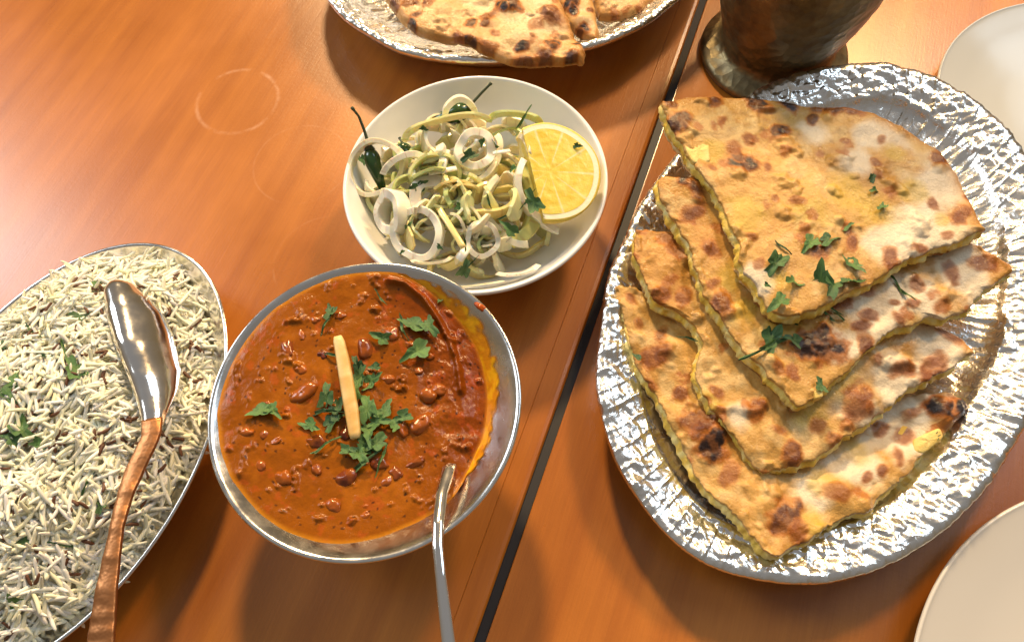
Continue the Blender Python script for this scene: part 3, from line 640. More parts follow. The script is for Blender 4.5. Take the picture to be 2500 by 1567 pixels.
# underlying heap
nn_, mm_ = 90, 120; tq = np.linspace(0, 2*PI, mm_, endpoint=False); V = []
for s_ in np.linspace(.01, 1, 40):
    ca = np.cos(tq); sa = np.sin(tq); e_ = rice_edge(ca, sa)*s_*.985
    x = RC[0]+RA*e_*ca*math.cos(RANG)-RB*e_*sa*math.sin(RANG); y = RC[1]+RA*e_*ca*math.sin(RANG)+RB*e_*sa*math.cos(RANG)
    V.append(np.stack([x, y, rice_z(x, y)-.0034-.003*(s_ > .97)], 1))
V = np.array(V); add('heap', V, gridF(40, mm_)+[list(range(mm_))[::-1]], M_RICE, fr, True, np.tile([.76, .70, .50], (40*mm_, 1)))
def grain(L_, R_, bend, sides=7, rings=8, seed=0):
    t = np.sin(np.linspace(-1, 1, rings)*PI/2*.96)/math.sin(PI/2*.96); V = []
    for i, s_ in enumerate(t):
        r_ = R_*math.sqrt(max(0, 1-abs(s_)**5.0))*(1-.18*s_)+R_*.12; x = s_*L_/2; y = bend*L_*(s_*s_-.4)
        for k in range(sides):
            a = 2*PI*k/sides; V.append((x, y+r_*math.cos(a), r_*.86*math.sin(a)))
    return np.array(V), gridF(rings, sides)+[list(range(sides))[::-1], list(range((rings-1)*sides, rings*sides))]
GR = [grain(L_, R_, b_, 6, 8) for L_, R_, b_ in ((.0168, .00098, .03), (.0185, .00094, .07), (.0150, .00104, -.04), (.0196, .00092, -.04), (.0130, .00102, .08), (.0176, .00098, .012), (.0085, .00108, .03), (.0200, .00094, .10))]
def grain_cols(n, r): return np.array([.88, .885, .80])*r.uniform(.88, 1.03)*np.array([1, r.uniform(.97, 1.01), r.uniform(.80, 1.08)])+np.zeros((n, 3))
GM = []
for k, (v, f) in enumerate(GR):
    for q in range(2): GM.append(mesh('rice_grain', v, f, M_RICE, True, grain_cols(len(v), RNG)))
spoon_px = np.array([(252, 715), (266, 690), (291, 682), (322, 690), (365, 725), (396, 760), (417, 809), (431, 865), (438, 900), (431, 946), (403, 1006), (393, 1030), (345, 1020), (322, 943), (301, 890), (280, 837), (263, 778)], float)
def inpoly(p, P):
    c = False; j = len(P)-1
    for i in range(len(P)):
        if (P[i][1] > p[1]) != (P[j][1] > p[1]) and p[0] < (P[j][0]-P[i][0])*(p[1]-P[i][1])/(P[j][1]-P[i][1])+P[i][0]: c = not c
        j = i
    return c
def proj(p):
    d = np.asarray(p)-np.array([0, 0, CH]); w_ = d@_f; return 1250+FPX*(d@_r)/w_, 783.5-FPX*(d@_u)/w_
def rice_n(x, y):
    h = .002; return np.array([-(rice_z(x+h, y)-rice_z(x-h, y))/(2*h), -(rice_z(x, y+h)-rice_z(x, y-h))/(2*h), 1.])
cand = []
while len(cand) < 4600:
    a = RNG.uniform(-1, 1); b_ = RNG.uniform(-1, 1)
    if np.hypot(a, b_) > rice_edge(a, b_): continue
    x = RC[0]+RA*a*math.cos(RANG)-RB*b_*math.sin(RANG); y = RC[1]+RA*a*math.sin(RANG)+RB*b_*math.cos(RANG)
    lay = RNG.random()
    cand.append((x, y, float(rice_z(x, y))-.0042+.0068*lay, lay))
singles = []; BV = []; BF = []; BC = []; off = 0
order = sorted(range(len(cand)), key=lambda i: -cand[i][3])
vis = []
for i in order:
    u_, v_ = proj(cand[i][:3])
    if -20 < u_ < 620 and 550 < v_ < 1600 and not inpoly((u_, v_), spoon_px): vis.append(i)
top = set(vis[:300])
for i, (x, y, z, lay) in enumerate(cand):
    nrm = rice_n(x, y); sp_ = 4*PI*float(fbm(x, y, 38, 2, 70))+RNG.normal(0, .75); u, v, n = basis(nrm/np.linalg.norm(nrm), sp_)
    tilt = RNG.normal(0, .36)+(.12 if lay > .7 else 0); u2 = u*math.cos(tilt)+n*math.sin(tilt); n2 = np.cross(u2, v); n2 = n2 if n2[2] > 0 else -n2
    k = int(RNG.integers(0, len(GM)))
    if i in top: singles.append((k, (x, y, z), u2, v, n2))
    else:
        g = GR[k//2]; P = np.array([x, y, z])+g[0][:, :1]*u2+g[0][:, 1:2]*v+g[0][:, 2:]*n2
        BV.append(P); BF += [[q+off for q in f] for f in g[1]]; BC.append(grain_cols(len(P), RNG)); off += len(P)
o = add('rice_grains', np.vstack(BV), BF, M_RICE, fr, True, np.vstack(BC)); o['kind'] = 'stuff'
PINV = Matrix.Translation(fr.location).inverted()
def place(me, name, p, u, v, n, s_=1., parent=fr):
    o = bpy.data.objects.new(name, me); COL.objects.link(o); o.parent = parent; o.matrix_parent_inverse = Matrix.Translation(parent.location).inverted()
    o.matrix_basis = Matrix(((u[0]*s_, v[0]*s_, n[0]*s_, p[0]), (u[1]*s_, v[1]*s_, n[1]*s_, p[1]), (u[2]*s_, v[2]*s_, n[2]*s_, p[2]), (0, 0, 0, 1))); return o
for k, p, u, v, n in singles: place(GM[k], 'rice_grain', p, u, v, n)
cv, cf = grain(.0064, .00082, .06, 6, 7); CM = mesh('cumin_seed', cv, cf, M_CUMIN)
cnt = 0
while cnt < 130:
    px, py = RNG.uniform(0, 545), RNG.uniform(600, 1567); p = at_f(px, py, rice_z); a, b_ = rice_loc(p[0], p[1])
    if np.hypot(a, b_) > rice_edge(a, b_)*.97 or inpoly((px, py), spoon_px): continue
    u, v, n = basis(rice_n(p[0], p[1])+RNG.normal(0, .25, 3), RNG.uniform(0, 6.28)); p[2] += .0024; place(CM, 'cumin_seed', p, u, v, n, RNG.uniform(.8, 1.15)); cnt += 1
for (px, py, s_, v_) in ((85, 815, 60, 9), (160, 835, 60, 7), (190, 905, 66, 2), (45, 945, 70, 0), (30, 965, 60, 3), (60, 1050, 64, 5), (40, 1075, 56, 1), (160, 1330, 46, 8), (240, 700, 40, 4), (215, 1190, 44, 7), (255, 1230, 44, 2), (8, 855, 44, 6), (130, 870, 50, 8), (70, 1320, 40, 4), (45, 1470, 50, 3), (200, 775, 40, 6), (100, 1085, 40, 2)):
    p = at_f(px, py, rice_z); p[2] += .0022; put_leaf(fr, p, pxm(px, s_, p)*.58, rice_n(p[0], p[1]), var=v_)

# rice spoon, bowl turned over
s2 = empty('serving_spoon', at(330, 950, .04), 'serving spoon with upturned steel bowl and copper handle lying on the rice', 'spoon')
Lp = [(291, 682), (266, 690), (253, 712), (263, 778), (280, 837), (301, 890), (322, 943), (335, 985), (343, 1020), (345, 1050)]
Rp = [(291, 682), (322, 690), (365, 725), (398, 765), (420, 812), (434, 865), (441, 905), (432, 950), (408, 1005), (392, 1050)]
zl = [.0475, .0480, .0485, .0495, .0500, .0500, .0500, .0505, .0515, .0520]; zr_ = [.0475, .0455, .0425, .0395, .0380, .0380, .0395, .0430, .0490, .0520]
n = 60; L3 = resample(np.array([at(a, b_, z) for (a, b_), z in zip(Lp, zl)]), n, False); R3 = resample(np.array([at(a, b_, z) for (a, b_), z in zip(Rp, zr_)]), n, False)
m_ = 28; V = []; T_ = np.linspace(0, 1, n)
prf = np.interp(T_, [0, .08, .25, .5, .7, .82, .92, 1], [0, .0050, .0100, .0125, .0100, .0062, .0040, .0030])
for i in range(n):
    for k in np.linspace(0, 1, m_):
        w_ = 1-(2*k-1)**2; p = L3[i]*(1-k)+R3[i]*k; ax = np.cross(R3[i]-L3[i], L3[min(i+1, n-1)]-L3[max(0, i-1)]); up = np.array([-.16, -.06, 1.])
        if np.linalg.norm(ax) > 1e-9 and 0:
            up = ax
        V.append(p+up*prf[i]*(w_**.72))
V = np.array(V)
F = gridF(n, m_, wrap=False)
V2 = V.copy(); V2[:, 2] -= .0011; F2 = [tuple(q+len(V) for q in f[::-1]) for f in F]
bd = [i*m_ for i in range(n)]; bd2 = [i*m_+m_-1 for i in range(n)]
F3 = [(bd[i], bd[i+1], bd[i+1]+len(V), bd[i]+len(V)) for i in range(n-1)]+[(bd2[i+1], bd2[i], bd2[i]+len(V), bd2[i+1]+len(V)) for i in range(n-1)]
add('spoon_bowl', np.vstack([V, V2]), F+F2+F3, M_STEEL2, s2)
left = [(344, 1016), (345, 1061), (325, 1103), (303, 1145), (279, 1225), (258, 1319), (234, 1423), (209, 1567), (190, 1680)]
right = [(393, 1026), (390, 1057), (372, 1098), (352, 1138), (318, 1215), (297, 1290), (285, 1400), (274, 1567), (268, 1680)]
V, F = bar(left, right, [.0548, .0555, .0560, .0565, .0585, .060, .0605, .060, .059], .0030, 80, .10, .0006)
M_HAM, t_, b__ = new_mat('hammered_copper'); setp(b__, Base_Color=(.42, .185, .075, 1), Metallic=.9, Roughness=.40); bump(t_, b__, noise(t_, 170, 2).outputs[0], .5, .0012)
add('handle', V, F, M_HAM, s2)

# ------------------------------------------------------------------ platters lined with foil
def platter(name, c, a, b_, ang, rz, label, flabel, seed, lip=.020, deep=.006):
    r = empty(name, (c[0], c[1], 0), label, 'platter')
    pr = smoothprof([(-.070, .0012), (-lip-.016, .0014), (-lip-.010, .0024), (-lip-.002, rz*.55), (-lip+.004, rz*.72), (-.004, rz-.0022), (.0, rz-.0010), (-.003, rz-.0014), (-lip+.004, rz*.72+.0012), (-lip-.003, rz*.55), (-lip-.010, deep*.62), (-lip-.02, deep*.55), (-.070, deep*.5)], 4)
    V = lathe(pr, 140, (c[0], c[1], 0), a, b_, ang); add('plate', V, gridF(len(pr), 140)+[list(range(140))[::-1], list(range((len(pr)-1)*140, len(pr)*140))], M_STEEL, r)
    # foil: rings from the wrapped-under edge, over the lip and across the floor, crumpled
    prf = [(.0002, rz-.0052), (.0026, rz-.0028), (.0030, rz-.0004), (.0018, rz+.0010)]+[(-lip*k, rz+.0006-(rz*.26)*k**1.2) for k in np.linspace(.08, 1, 34)]+[(-lip-.0012*k-.0004*k*k, rz*.74-(rz*.74-deep)*(k/9.)**.9) for k in range(1, 10)]
    r0 = prf[-1][0]; smin = min(a, b_)+r0; prf += [(r0-(smin-.004)*k, deep) for k in np.linspace(.015, 1, 60)]
    nT = 900; G = lathe(prf, nT, (c[0], c[1], 0), a, b_, ang)
    X, Y = G[..., 0], G[..., 1]
    rad = np.hypot(X-c[0], Y-c[1])+1e-6; ux = (X-c[0])/rad; uy = (Y-c[1])/rad
    tta = np.arctan2(Y-c[1], X-c[0])
    d = np.zeros(X.shape); rf = random.Random(seed)
    wx = X+.010*(fbm(X, Y, 45, 2, seed+61)-.5); wy = Y+.010*(fbm(X+3, Y, 45, 2, seed+62)-.5)
    for k in range(30):
        an = rf.uniform(0, PI); fq = rf.choice((75, 100, 140, 190, 250, 320)); ph = rf.random()
        u = (wx*math.cos(an)+wy*math.sin(an))*fq+ph+.8*(fbm(X, Y, 25, 2, seed+k)-.5); tri = np.abs((u % 1)-.5)*2
        msk = sstep(.47, .60, fbm(X, Y, 34 if fq < 100 else 60, 2, seed+100+k))
        d += msk*(tri if k % 2 else np.minimum(tri*2.2, 1))*(.062 if fq < 100 else .040)/fq
    f1, f2, idv, gx, gy = worley(wx, wy, 70, seed+3); d += .0005*(idv-.5)*np.clip((f2-f1)*3, 0, 1)
    # long radial pleats
    pl_ = np.abs(((tta*17+2.2*vn(tta*2, rad*20, 0, seed)) % 1)-.5); d += .0010*np.maximum(0, .12-pl_)/.12*sstep(.0, .6, vn(tta*6, 0*tta, 0, seed+4))
    ed = np.ones(len(prf)); ed[:4] = (.25, .5, .5, .6)
    wob = .0012*(vn(tta*5, 0*tta, 0, seed+7)-.5)
    ed2 = ed[:, None]
    G[..., 2] += d*ed2
    G[..., 2] -= .0010; G[..., 0] += ux*(d*.35*ed2+wob*2); G[..., 1] += uy*(d*.35*ed2+wob*2)
    F = gridF(len(prf), nT)+[list(range((len(prf)-1)*nT, len(prf)*nT))]
    o = add('foil_lining', G, [f[::-1] for f in F], M_FOIL, r, True); o['label'] = flabel
    return r
PC = np.array([.1902, .1930]); platter('oval_platter', PC, .1800, .1190, math.radians(54.8), .028, 'oval platter lined with crumpled foil under the four flatbread quarters', 'crumpled shiny kitchen foil lining the flatbread platter', 11, .023)
NC = np.array([.0334, .5240]); platter('oval_platter', NC, .1605, .1390, math.radians(21.7), .036, 'foil-lined platter of charred naan at the far edge', 'smooth creased foil lining the naan platter', 50, .016)

# ------------------------------------------------------------------ flatbreads
def ztilt(z0, gx, gy, c): return lambda x, y: z0+gx*(x-c[0])+gy*(y-c[1])
def bread(name, label, outline, zf, th, spots, sealed, seed, cols, n=460, nr=100, puff=.0015, bubbles=(), leaves=(), ragged=.0020, fill=True, cat='flatbread', group=None, yellow=(), pale=(), fr_sc=1.0):
    """outline in picture px on the plane zf; sealed: index ranges of the outline (fractions) with a closed crust edge"""
    P = np.array([at_f(a, b_, zf)[:2] for a, b_ in outline]); B = resample(P, n)
    # round the corners a little
    for _ in range(3): B = (np.roll(B, 1, 0)+2*B+np.roll(B, -1, 0))/4
    # boundary fraction of sealed edge
    d = np.r_[0, np.cumsum(np.linalg.norm(np.diff(np.vstack([P, P[:1]]), axis=0), axis=1))]; tot = d[-1]; fr_ = np.arange(n)/n*tot
    sl = np.zeros(n)
    for i0, i1 in sealed: sl = np.maximum(sl, sstep(d[i0]-.004, d[i0]+.006, fr_)*sstep(d[i1]+.004, d[i1]-.006, fr_))
    nrmB = np.roll(B, -1, 0)-np.roll(B, 1, 0); nrmB = np.stack([nrmB[:, 1], -nrmB[:, 0]], 1); nrmB /= np.linalg.norm(nrmB, axis=1)[:, None]
    cen = P.mean(0); sg = np.sign(((B-cen)*nrmB).sum()); nrmB *= sg
    rg = ragged*((vn(fr_*70, 0*fr_, 0, seed)-.5)*1.5+(vn(fr_*230, 0*fr_, 0, seed+1)-.5)*.8+(vn(fr_*800, 0*fr_, 0, seed+2)-.5)*.55)*(1-sl*.6); B0 = B
    B = B+nrmB*rg[:, None]
    root = empty(name, (cen[0], cen[1], float(zf(*cen))-th), label, cat, group)
    s_ = np.r_[np.linspace(.01, .88, nr-26), np.linspace(.885, 1.0, 26)]
    wrg = sstep(.90, 1., s_)[:, None]*rg[None]
    X = cen[0]+s_[:, None]*(B0[None, :, 0]-cen[0])+wrg*nrmB[None, :, 0]; Y = cen[1]+s_[:, None]*(B0[None, :, 1]-cen[1])+wrg*nrmB[None, :, 1]
    edge = np.linalg.norm(B-cen, axis=1)[None]*(1-s_[:, None])       # distance to edge (approx)
    Zt = zf(X, Y)+0*X
    und = puff*((fbm(X, Y, 28, 3, seed+2)-.5)*2.2+(fbm(X, Y, 75, 3, seed+3)-.5)*1.1)+.0006*(fbm(X, Y, 260, 3, seed+5)-.5)+.010*np.maximum(0, fbm(X, Y, 95, 3, seed+8)-.60)
    for (bx, by, br, bh) in bubbles:
        q = at_f(bx, by, zf); R = pxm(0, br, q); und += bh*np.exp(-((X-q[0])**2+(Y-q[1])**2)/(R*R))
    Z = Zt+und
    slr = sl[None]
    rim = np.clip(1-edge/.0060, 0, 1); Z = Z-slr*(th*.78)*(1-np.sqrt(np.clip(1-rim**2, 0, 1)))-(1-slr)*.0008*rim**3+.0050*(fbm(X, Y, 42, 3, seed+60)-.5)*sstep(.020, .0, edge)*(1-.7*slr)
    # colours
    c0, c1, c2 = [np.array(q) for q in cols]         # pale, golden, brown
    C = np.zeros(X.shape+(3,))+c0
    C = mixc(C, c1, sstep(.42, .70, fbm(X, Y, 32, 4, seed+20))*.55)
    C = mixc(C, [.62, .46, .22], sstep(.54, .68, fbm(X, Y, 60, 4, seed+22))*.5)
    C = mixc(C, c1*.8, sstep(.5, .66, fbm(X, Y, 330, 3, seed+21))*.28)
    for (bx, by, br) in pale:  # unbrowned dough, placed mostly rightward to paint in the cool light there
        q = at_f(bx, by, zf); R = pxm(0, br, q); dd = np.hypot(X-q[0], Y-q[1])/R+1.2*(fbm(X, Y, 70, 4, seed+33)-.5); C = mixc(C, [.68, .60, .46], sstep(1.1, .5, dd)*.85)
    for (bx, by, br) in yellow:
        q = at_f(bx, by, zf); R = pxm(0, br, q); dd = np.hypot(X-q[0], Y-q[1])/R+.9*(fbm(X, Y, 110, 3, seed+30)-.5); C = mixc(C, [.52, .36, .05], sstep(1.05, .35, dd)*.6)
    C = mixc(C, c2, slr*sstep(.0075, .001, edge)*sstep(.30, .62, fbm(X, Y, 70, 3, seed+23))*.8)
    C = mixc(C, c1, slr*sstep(.013, .002, edge)*.6)
    if fr_sc:
        f1, f2, idv, gx, gy = worley(X+.004*(vn(X*150, Y*150, 0, seed)-.5), Y, 62, seed+6)
        C = mixc(C, [.34, .11, .02], np.where(idv > .76, sstep(.26, .14, f1+.35*(fbm(X, Y, 300, 3, seed)-.5)), 0)*.8*fr_sc)
    for (bx, by, br, dk) in spots:
        q = at_f(bx, by, zf); R = pxm(0, br, q)
        an = (bx*7+by*3) % 6.28; ux_, uy_ = math.cos(an), math.sin(an)
        mk = (np.abs(X-q[0]) < 2.6*R) & (np.abs(Y-q[1]) < 2.6*R)
        if not mk.any(): continue
        xs, ys = X[mk], Y[mk]; dx, dy = xs-q[0], ys-q[1]; da_ = dx*ux_+dy*uy_; db_ = -dx*uy_+dy*ux_
        dd = np.hypot(da_*.82, db_*1.2)/R+1.25*(fbm(xs, ys, 150, 5, seed+int(bx))-.5)
        halo = sstep(1.22, .86, dd); core = sstep(.92, .62, dd)
        cm = mixc(C[mk], [.36, .115, .014], halo*min(1, .50+dk*.5))
        C[mk] = mixc(cm, mixc([.17, .040, .006], [.016, .009, .008], np.array(sstep(.35, .85, dk))), core*min(1, .40+dk*.8)*(.70+.30*sstep(.35, .6, fbm(xs, ys, 260, 3, seed+int(by)))))
        Z[mk] += .0007*halo*sstep(1.4, .2, dd)*dk
    topV = np.stack([X, Y, Z], -1)
    # crust edge curling under
    tc_ = .0022; rows = [topV[-1]+np.c_[nrmB*.0005, np.full(n, -tc_*.45)], topV[-1]+np.c_[nrmB*.0001, np.full(n, -tc_)], topV[-1]+np.c_[-nrmB*.004, np.full(n, -tc_-.0004)]]
    rc = [mixc(C[-1]*.92, [.56, .33, .10], .55*sl), mixc(C[-1], [.72, .55, .26], np.full(n, .6)), np.tile([.55, .36, .10], (n, 1))]
    V = np.vstack([topV.reshape(-1, 3)]+rows); CC_ = np.vstack([C.reshape(-1, 3)]+rc); R_ = nr+3
    F = gridF(R_, n)+[list(range(n))[::-1]]
    add('top_crust', V, [f[::-1] for f in F] if sg > 0 and 0 else F, M_BREAD, root, True, CC_)
    zt = Z[-1]-tc_+.0002; zb = zf(B[:, 0], B[:, 1])-th
    if fill:
        nb = 9; V = []; C2 = []; zt2 = np.minimum(Z[-1]+sl*th*.5, Z[-14])-.0021
        for k in np.linspace(0, 1, nb):
            bul = (-.0006+.0022*math.sin(k*PI)+.0026*(vn(fr_*110, 0*fr_+k*3, 0, seed+40)-.5)+.0010*(vn(fr_*420, 0*fr_+k*3, 0, seed+43)-.5)+.0010*(vn(fr_*1000, 0*fr_+k*6, 0, seed+41)-.5))*(1-sl)-.0045*sl
            V.append(np.c_[B+nrmB*bul[:, None], zt2*(1-k)+(zb+.0018)*k]); q = vn(fr_*260, 0*fr_+k*2.2, 0, seed+42)
            C2.append(mixc(mixc([.74, .52, .08], [.82, .70, .28], sstep(.4, .8, q)), [.50, .30, .04], sstep(.3, .1, q)*.7))
        C2 = np.array(C2); V = np.array(V); F = gridF(nb, n)
        add('filling', V, F+[list(range(n))[::-1], list(range((nb-1)*n, nb*n))], M_FILL, root, True, C2)
    rows = [np.c_[B-nrmB*.003, zb+.0020], np.c_[B+nrmB*(.0006*(1-sl)-.001*sl)[:, None], zb+.0016], np.c_[B+nrmB*(.0004*(1-sl)-.0012*sl)[:, None], zb+.0004], np.c_[B-nrmB*.002, zb]]
    V = np.vstack(rows); q = fbm(V[:, 0], V[:, 1], 120, 3, seed+50); Cb = mixc([.66, .44, .18], [.34, .13, .03], sstep(.45, .7, q))
    add('bottom_crust', V, gridF(4, n)+[list(range(n))[::-1], list(range(3*n, 4*n))], M_BREAD, root, True, Cb)
    for (bx, by, bs, vr) in leaves:
        p = at_f(bx, by, zf); p[2] += .0022; put_leaf(root, p, pxm(0, bs, p)*.8, var=vr)
    BR.insert(0, root); return root
BR = []
PAL = ((.53, .305, .085), (.42, .180, .026), (.19, .050, .010))
G = 'flatbread quarters on the foil platter'
c4 = at(1900, 1050, .02)
bread('stuffed_flatbread', 'lowest flatbread quarter with a burnt black blister at each end', [(1499, 701), (1512, 741), (1530, 814), (1558, 892), (1598, 960), (1636, 1027), (1668, 1090), (1690, 1150), (1757, 1222), (1813, 1285), (1870, 1342), (1903, 1356), (1960, 1330), (2016, 1290), (2123, 1236), (2190, 1180), (2263, 1100), (2319, 1045), (2376, 993), (2364, 977), (2319, 960), (2252, 965), (1960, 900), (1720, 790), (1605, 745), (1560, 707)],
      (lambda x, y: .0275-.045*(x-c4[0])+.02*(y-c4[1])+.20*np.maximum(0, c4[1]-y-.012)), .0125, [(1745, 1055, 44, 1.), (1700, 1030, 40, .55), (1735, 1090, 44, .8), (2310, 1005, 34, 1.), (2345, 1000, 24, .9), (1916, 1260, 42, .65), (1950, 1295, 22, .4), (1600, 870, 36, .5), (1612, 815, 22, .6), (1662, 960, 22, .5), (1540, 730, 18, .45), (1775, 1160, 24, .3), (2148, 1150, 16, .5), (2112, 1168, 13, .4), (2190, 1115, 16, .4), (2225, 1010, 18, .4), (2205, 1065, 24, .35), (2150, 1050, 20, .35), (2040, 1205, 26, .3), (1560, 790, 14, .3), (1590, 940, 16, .3)],
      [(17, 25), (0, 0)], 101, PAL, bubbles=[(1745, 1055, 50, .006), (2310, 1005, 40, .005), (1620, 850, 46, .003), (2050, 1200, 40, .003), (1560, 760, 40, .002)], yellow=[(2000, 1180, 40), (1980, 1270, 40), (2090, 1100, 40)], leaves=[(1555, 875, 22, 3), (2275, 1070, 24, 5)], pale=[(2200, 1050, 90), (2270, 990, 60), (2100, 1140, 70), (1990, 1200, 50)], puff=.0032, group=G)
c3 = at(1950, 850, .034)
bread('stuffed_flatbread', 'third flatbread quarter from the top with a torn, sunken fold on its left', [(1547, 568), (1552, 619), (1570, 685), (1600, 733), (1640, 756), (1690, 790), (1712, 836), (1701, 915), (1735, 994), (1802, 1078), (1847, 1140), (1870, 1158), (2010, 1106), (2123, 1022), (2235, 937), (2319, 898), (2364, 870), (2384, 853), (2370, 830), (2319, 802), (2263, 785), (2050, 660), (1850, 590), (1675, 572), (1624, 556), (1575, 556)],
      ztilt(.0395, -.030, .02, c3), .0125, [(1650, 620, 22, .45), (1640, 590, 20, .35), (1612, 725, 26, .5), (1670, 730, 24, .45), (1750, 955, 18, .4), (1848, 998, 26, .45), (1936, 1110, 28, .6), (1900, 1050, 16, .3), (2090, 985, 38, .45), (2000, 1040, 20, .25), (2200, 905, 24, .4), (2275, 905, 34, .45), (2045, 1075, 20, .3), (2120, 1000, 16, .3), (2320, 815, 26, .4), (1980, 950, 22, .3), (1760, 1010, 14, .3)],
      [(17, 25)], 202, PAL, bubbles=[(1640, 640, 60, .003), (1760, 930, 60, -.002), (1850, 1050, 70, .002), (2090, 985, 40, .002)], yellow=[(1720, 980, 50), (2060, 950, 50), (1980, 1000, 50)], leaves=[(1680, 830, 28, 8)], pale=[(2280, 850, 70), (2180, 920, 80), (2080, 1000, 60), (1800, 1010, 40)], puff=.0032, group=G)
c2 = at(2000, 700, .046)
bread('stuffed_flatbread', 'second flatbread quarter from the top with a round dark brown scorch mark', [(1603, 441), (1617, 481), (1644, 537), (1690, 604), (1715, 690), (1751, 756), (1827, 863), (1890, 935), (1954, 988), (2005, 955), (2060, 915), (2134, 842), (2145, 822), (2200, 800), (2263, 772), (2303, 778), (2376, 740), (2432, 684), (2477, 651), (2454, 628), (2404, 600), (2340, 560), (2150, 450), (1900, 400), (1720, 410), (1675, 432), (1640, 432)],
      ztilt(.0512, -.025, .02, c2), .0125, [(1990, 838, 52, .78), (1683, 452, 26, 1.), (1700, 475, 24, .7), (1690, 525, 28, .55), (1735, 610, 26, .5), (1760, 745, 34, .55), (1740, 690, 18, .35), (2125, 768, 20, .5), (2115, 715, 14, .35), (2225, 742, 13, .4), (2180, 740, 10, .4), (2190, 775, 14, .4), (2100, 795, 18, .45), (2110, 838, 22, .6), (2325, 665, 22, .45), (2235, 695, 18, .3), (2405, 640, 24, .4), (1930, 905, 16, .35), (1900, 900, 18, .3), (1880, 830, 20, .35), (2300, 745, 20, .3), (2050, 740, 26, .5), (1940, 920, 12, .3)],
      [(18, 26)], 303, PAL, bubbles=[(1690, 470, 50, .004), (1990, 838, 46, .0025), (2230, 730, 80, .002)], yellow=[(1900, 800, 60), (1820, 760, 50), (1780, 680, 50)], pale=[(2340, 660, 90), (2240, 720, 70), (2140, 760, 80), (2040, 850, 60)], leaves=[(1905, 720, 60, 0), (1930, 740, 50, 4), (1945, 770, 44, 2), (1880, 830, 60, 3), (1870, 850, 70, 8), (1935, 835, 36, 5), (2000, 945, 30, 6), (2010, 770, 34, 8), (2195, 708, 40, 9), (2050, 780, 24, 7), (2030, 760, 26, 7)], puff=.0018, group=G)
c1 = at(1950, 480, .058)
bread('stuffed_flatbread', 'topmost flatbread quarter, broad with browned curved edge and scattered coriander', [(1611, 245), (1675, 229), (1776, 227), (1878, 234), (1980, 247), (2082, 257), (2133, 265), (2184, 288), (2245, 323), (2311, 364), (2347, 410), (2377, 476), (2398, 527), (2416, 556), (2362, 578), (2286, 598), (2209, 634), (2128, 685), (2056, 716), (1950, 766), (1905, 764), (1853, 716), (1817, 649), (1797, 588), (1771, 517), (1736, 456), (1695, 400), (1659, 344), (1629, 293)],
      ztilt(.0640, -.012, .012, c1), .0120, [(1655, 300, 32, .7), (1640, 255, 18, .6), (1745, 243, 20, .6), (1845, 255, 30, .8), (1932, 253, 24, .75), (2000, 258, 20, .6), (2040, 262, 26, .65), (2080, 268, 16, .5), (1900, 328, 26, .75), (1982, 295, 16, .65), (1810, 405, 30, .85), (1800, 385, 18, .6), (2295, 385, 24, .5), (2310, 350, 20, .45), (2345, 525, 22, .5), (2175, 635, 26, .5), (2080, 595, 20, .45), (2250, 605, 18, .4), (2000, 615, 24, .35), (1935, 390, 0.1, 0), (1945, 495, 14, .4), (1890, 490, 12, .4), (1870, 410, 12, .4), (1740, 410, 9, .4), (1830, 340, 16, .35), (2152, 340, 12, .4), (2135, 400, 12, .45), (2280, 500, 14, .35), (2310, 575, 14, .35), (1790, 360, 18, .3), (1760, 300, 14, .3), (2370, 480, 16, .5), (1850, 650, 16, .3), (1960, 560, 16, .3), (2060, 345, 10, .3), (2140, 430, 10, .3), (1835, 580, 14, .3)],
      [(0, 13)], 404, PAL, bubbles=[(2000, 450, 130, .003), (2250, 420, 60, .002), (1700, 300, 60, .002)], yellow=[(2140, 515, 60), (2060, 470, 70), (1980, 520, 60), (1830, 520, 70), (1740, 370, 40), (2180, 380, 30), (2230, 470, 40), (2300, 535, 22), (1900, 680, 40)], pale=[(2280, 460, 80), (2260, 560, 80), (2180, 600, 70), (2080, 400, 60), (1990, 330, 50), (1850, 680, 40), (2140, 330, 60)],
      leaves=[(1890, 645, 56, 1), (1975, 598, 44, 0), (2020, 592, 40, 4), (1935, 690, 44, 2), (2000, 690, 66, 3), (2030, 700, 60, 5), (2080, 650, 44, 6), (2080, 690, 44, 2), (2060, 560, 26, 3), (2125, 440, 22, 4), (2150, 510, 22, 2), (1910, 610, 30, 8), (2130, 470, 20, 1), (1870, 700, 14, 3), (1900, 742, 50, 4)], puff=.0016, group=G)
# potato pieces pushing out of the flatbreads
def potato(parent, poly, z0, h, seed):
    n = 32; P = resample(np.array([at(a, b_, z0)[:2] for a, b_ in poly]), n)
    for _ in range(2): P = (np.roll(P, 1, 0)+4*P+np.roll(P, -1, 0))/6
    c = P.mean(0); V = []
    for k, zz_ in ((1., -.004), (1., h*.6), (.95, h*.9), (.80, h), (.4, h*1.05), (.02, h*1.05)): V.append(np.c_[c+(P-c)*k, z0+zz_+.0004*(vn(P[:, 0]*400, P[:, 1]*400, 0, seed)-.5)])
    V = np.vstack(V); add('potato_cube', V, gridF(6, n)+[list(range(5*n, 6*n))], M_FILL, parent, True, mixc([.74, .60, .22], [.66, .44, .09], vn(V[:, 0]*260, V[:, 1]*260, 0, seed)))
potato(BR[0], [(1668, 350), (1728, 343), (1734, 398), (1692, 402), (1676, 375)], .0642, .0014, 1)
potato(BR[2], [(1570, 630), (1590, 640), (1594, 668), (1578, 672)], .0385, .002, 2)
potato(BR[3], [(1523, 800), (1542, 805), (1548, 850), (1536, 852)], .0290, .002, 3)
potato(BR[1], [(1985, 955), (2005, 950), (2008, 970), (1988, 976)], .0500, .0018, 4)
potato(BR[3], [(2225, 1075), (2290, 1045), (2300, 1070), (2250, 1110), (2225, 1110)], .0245, .003, 5)
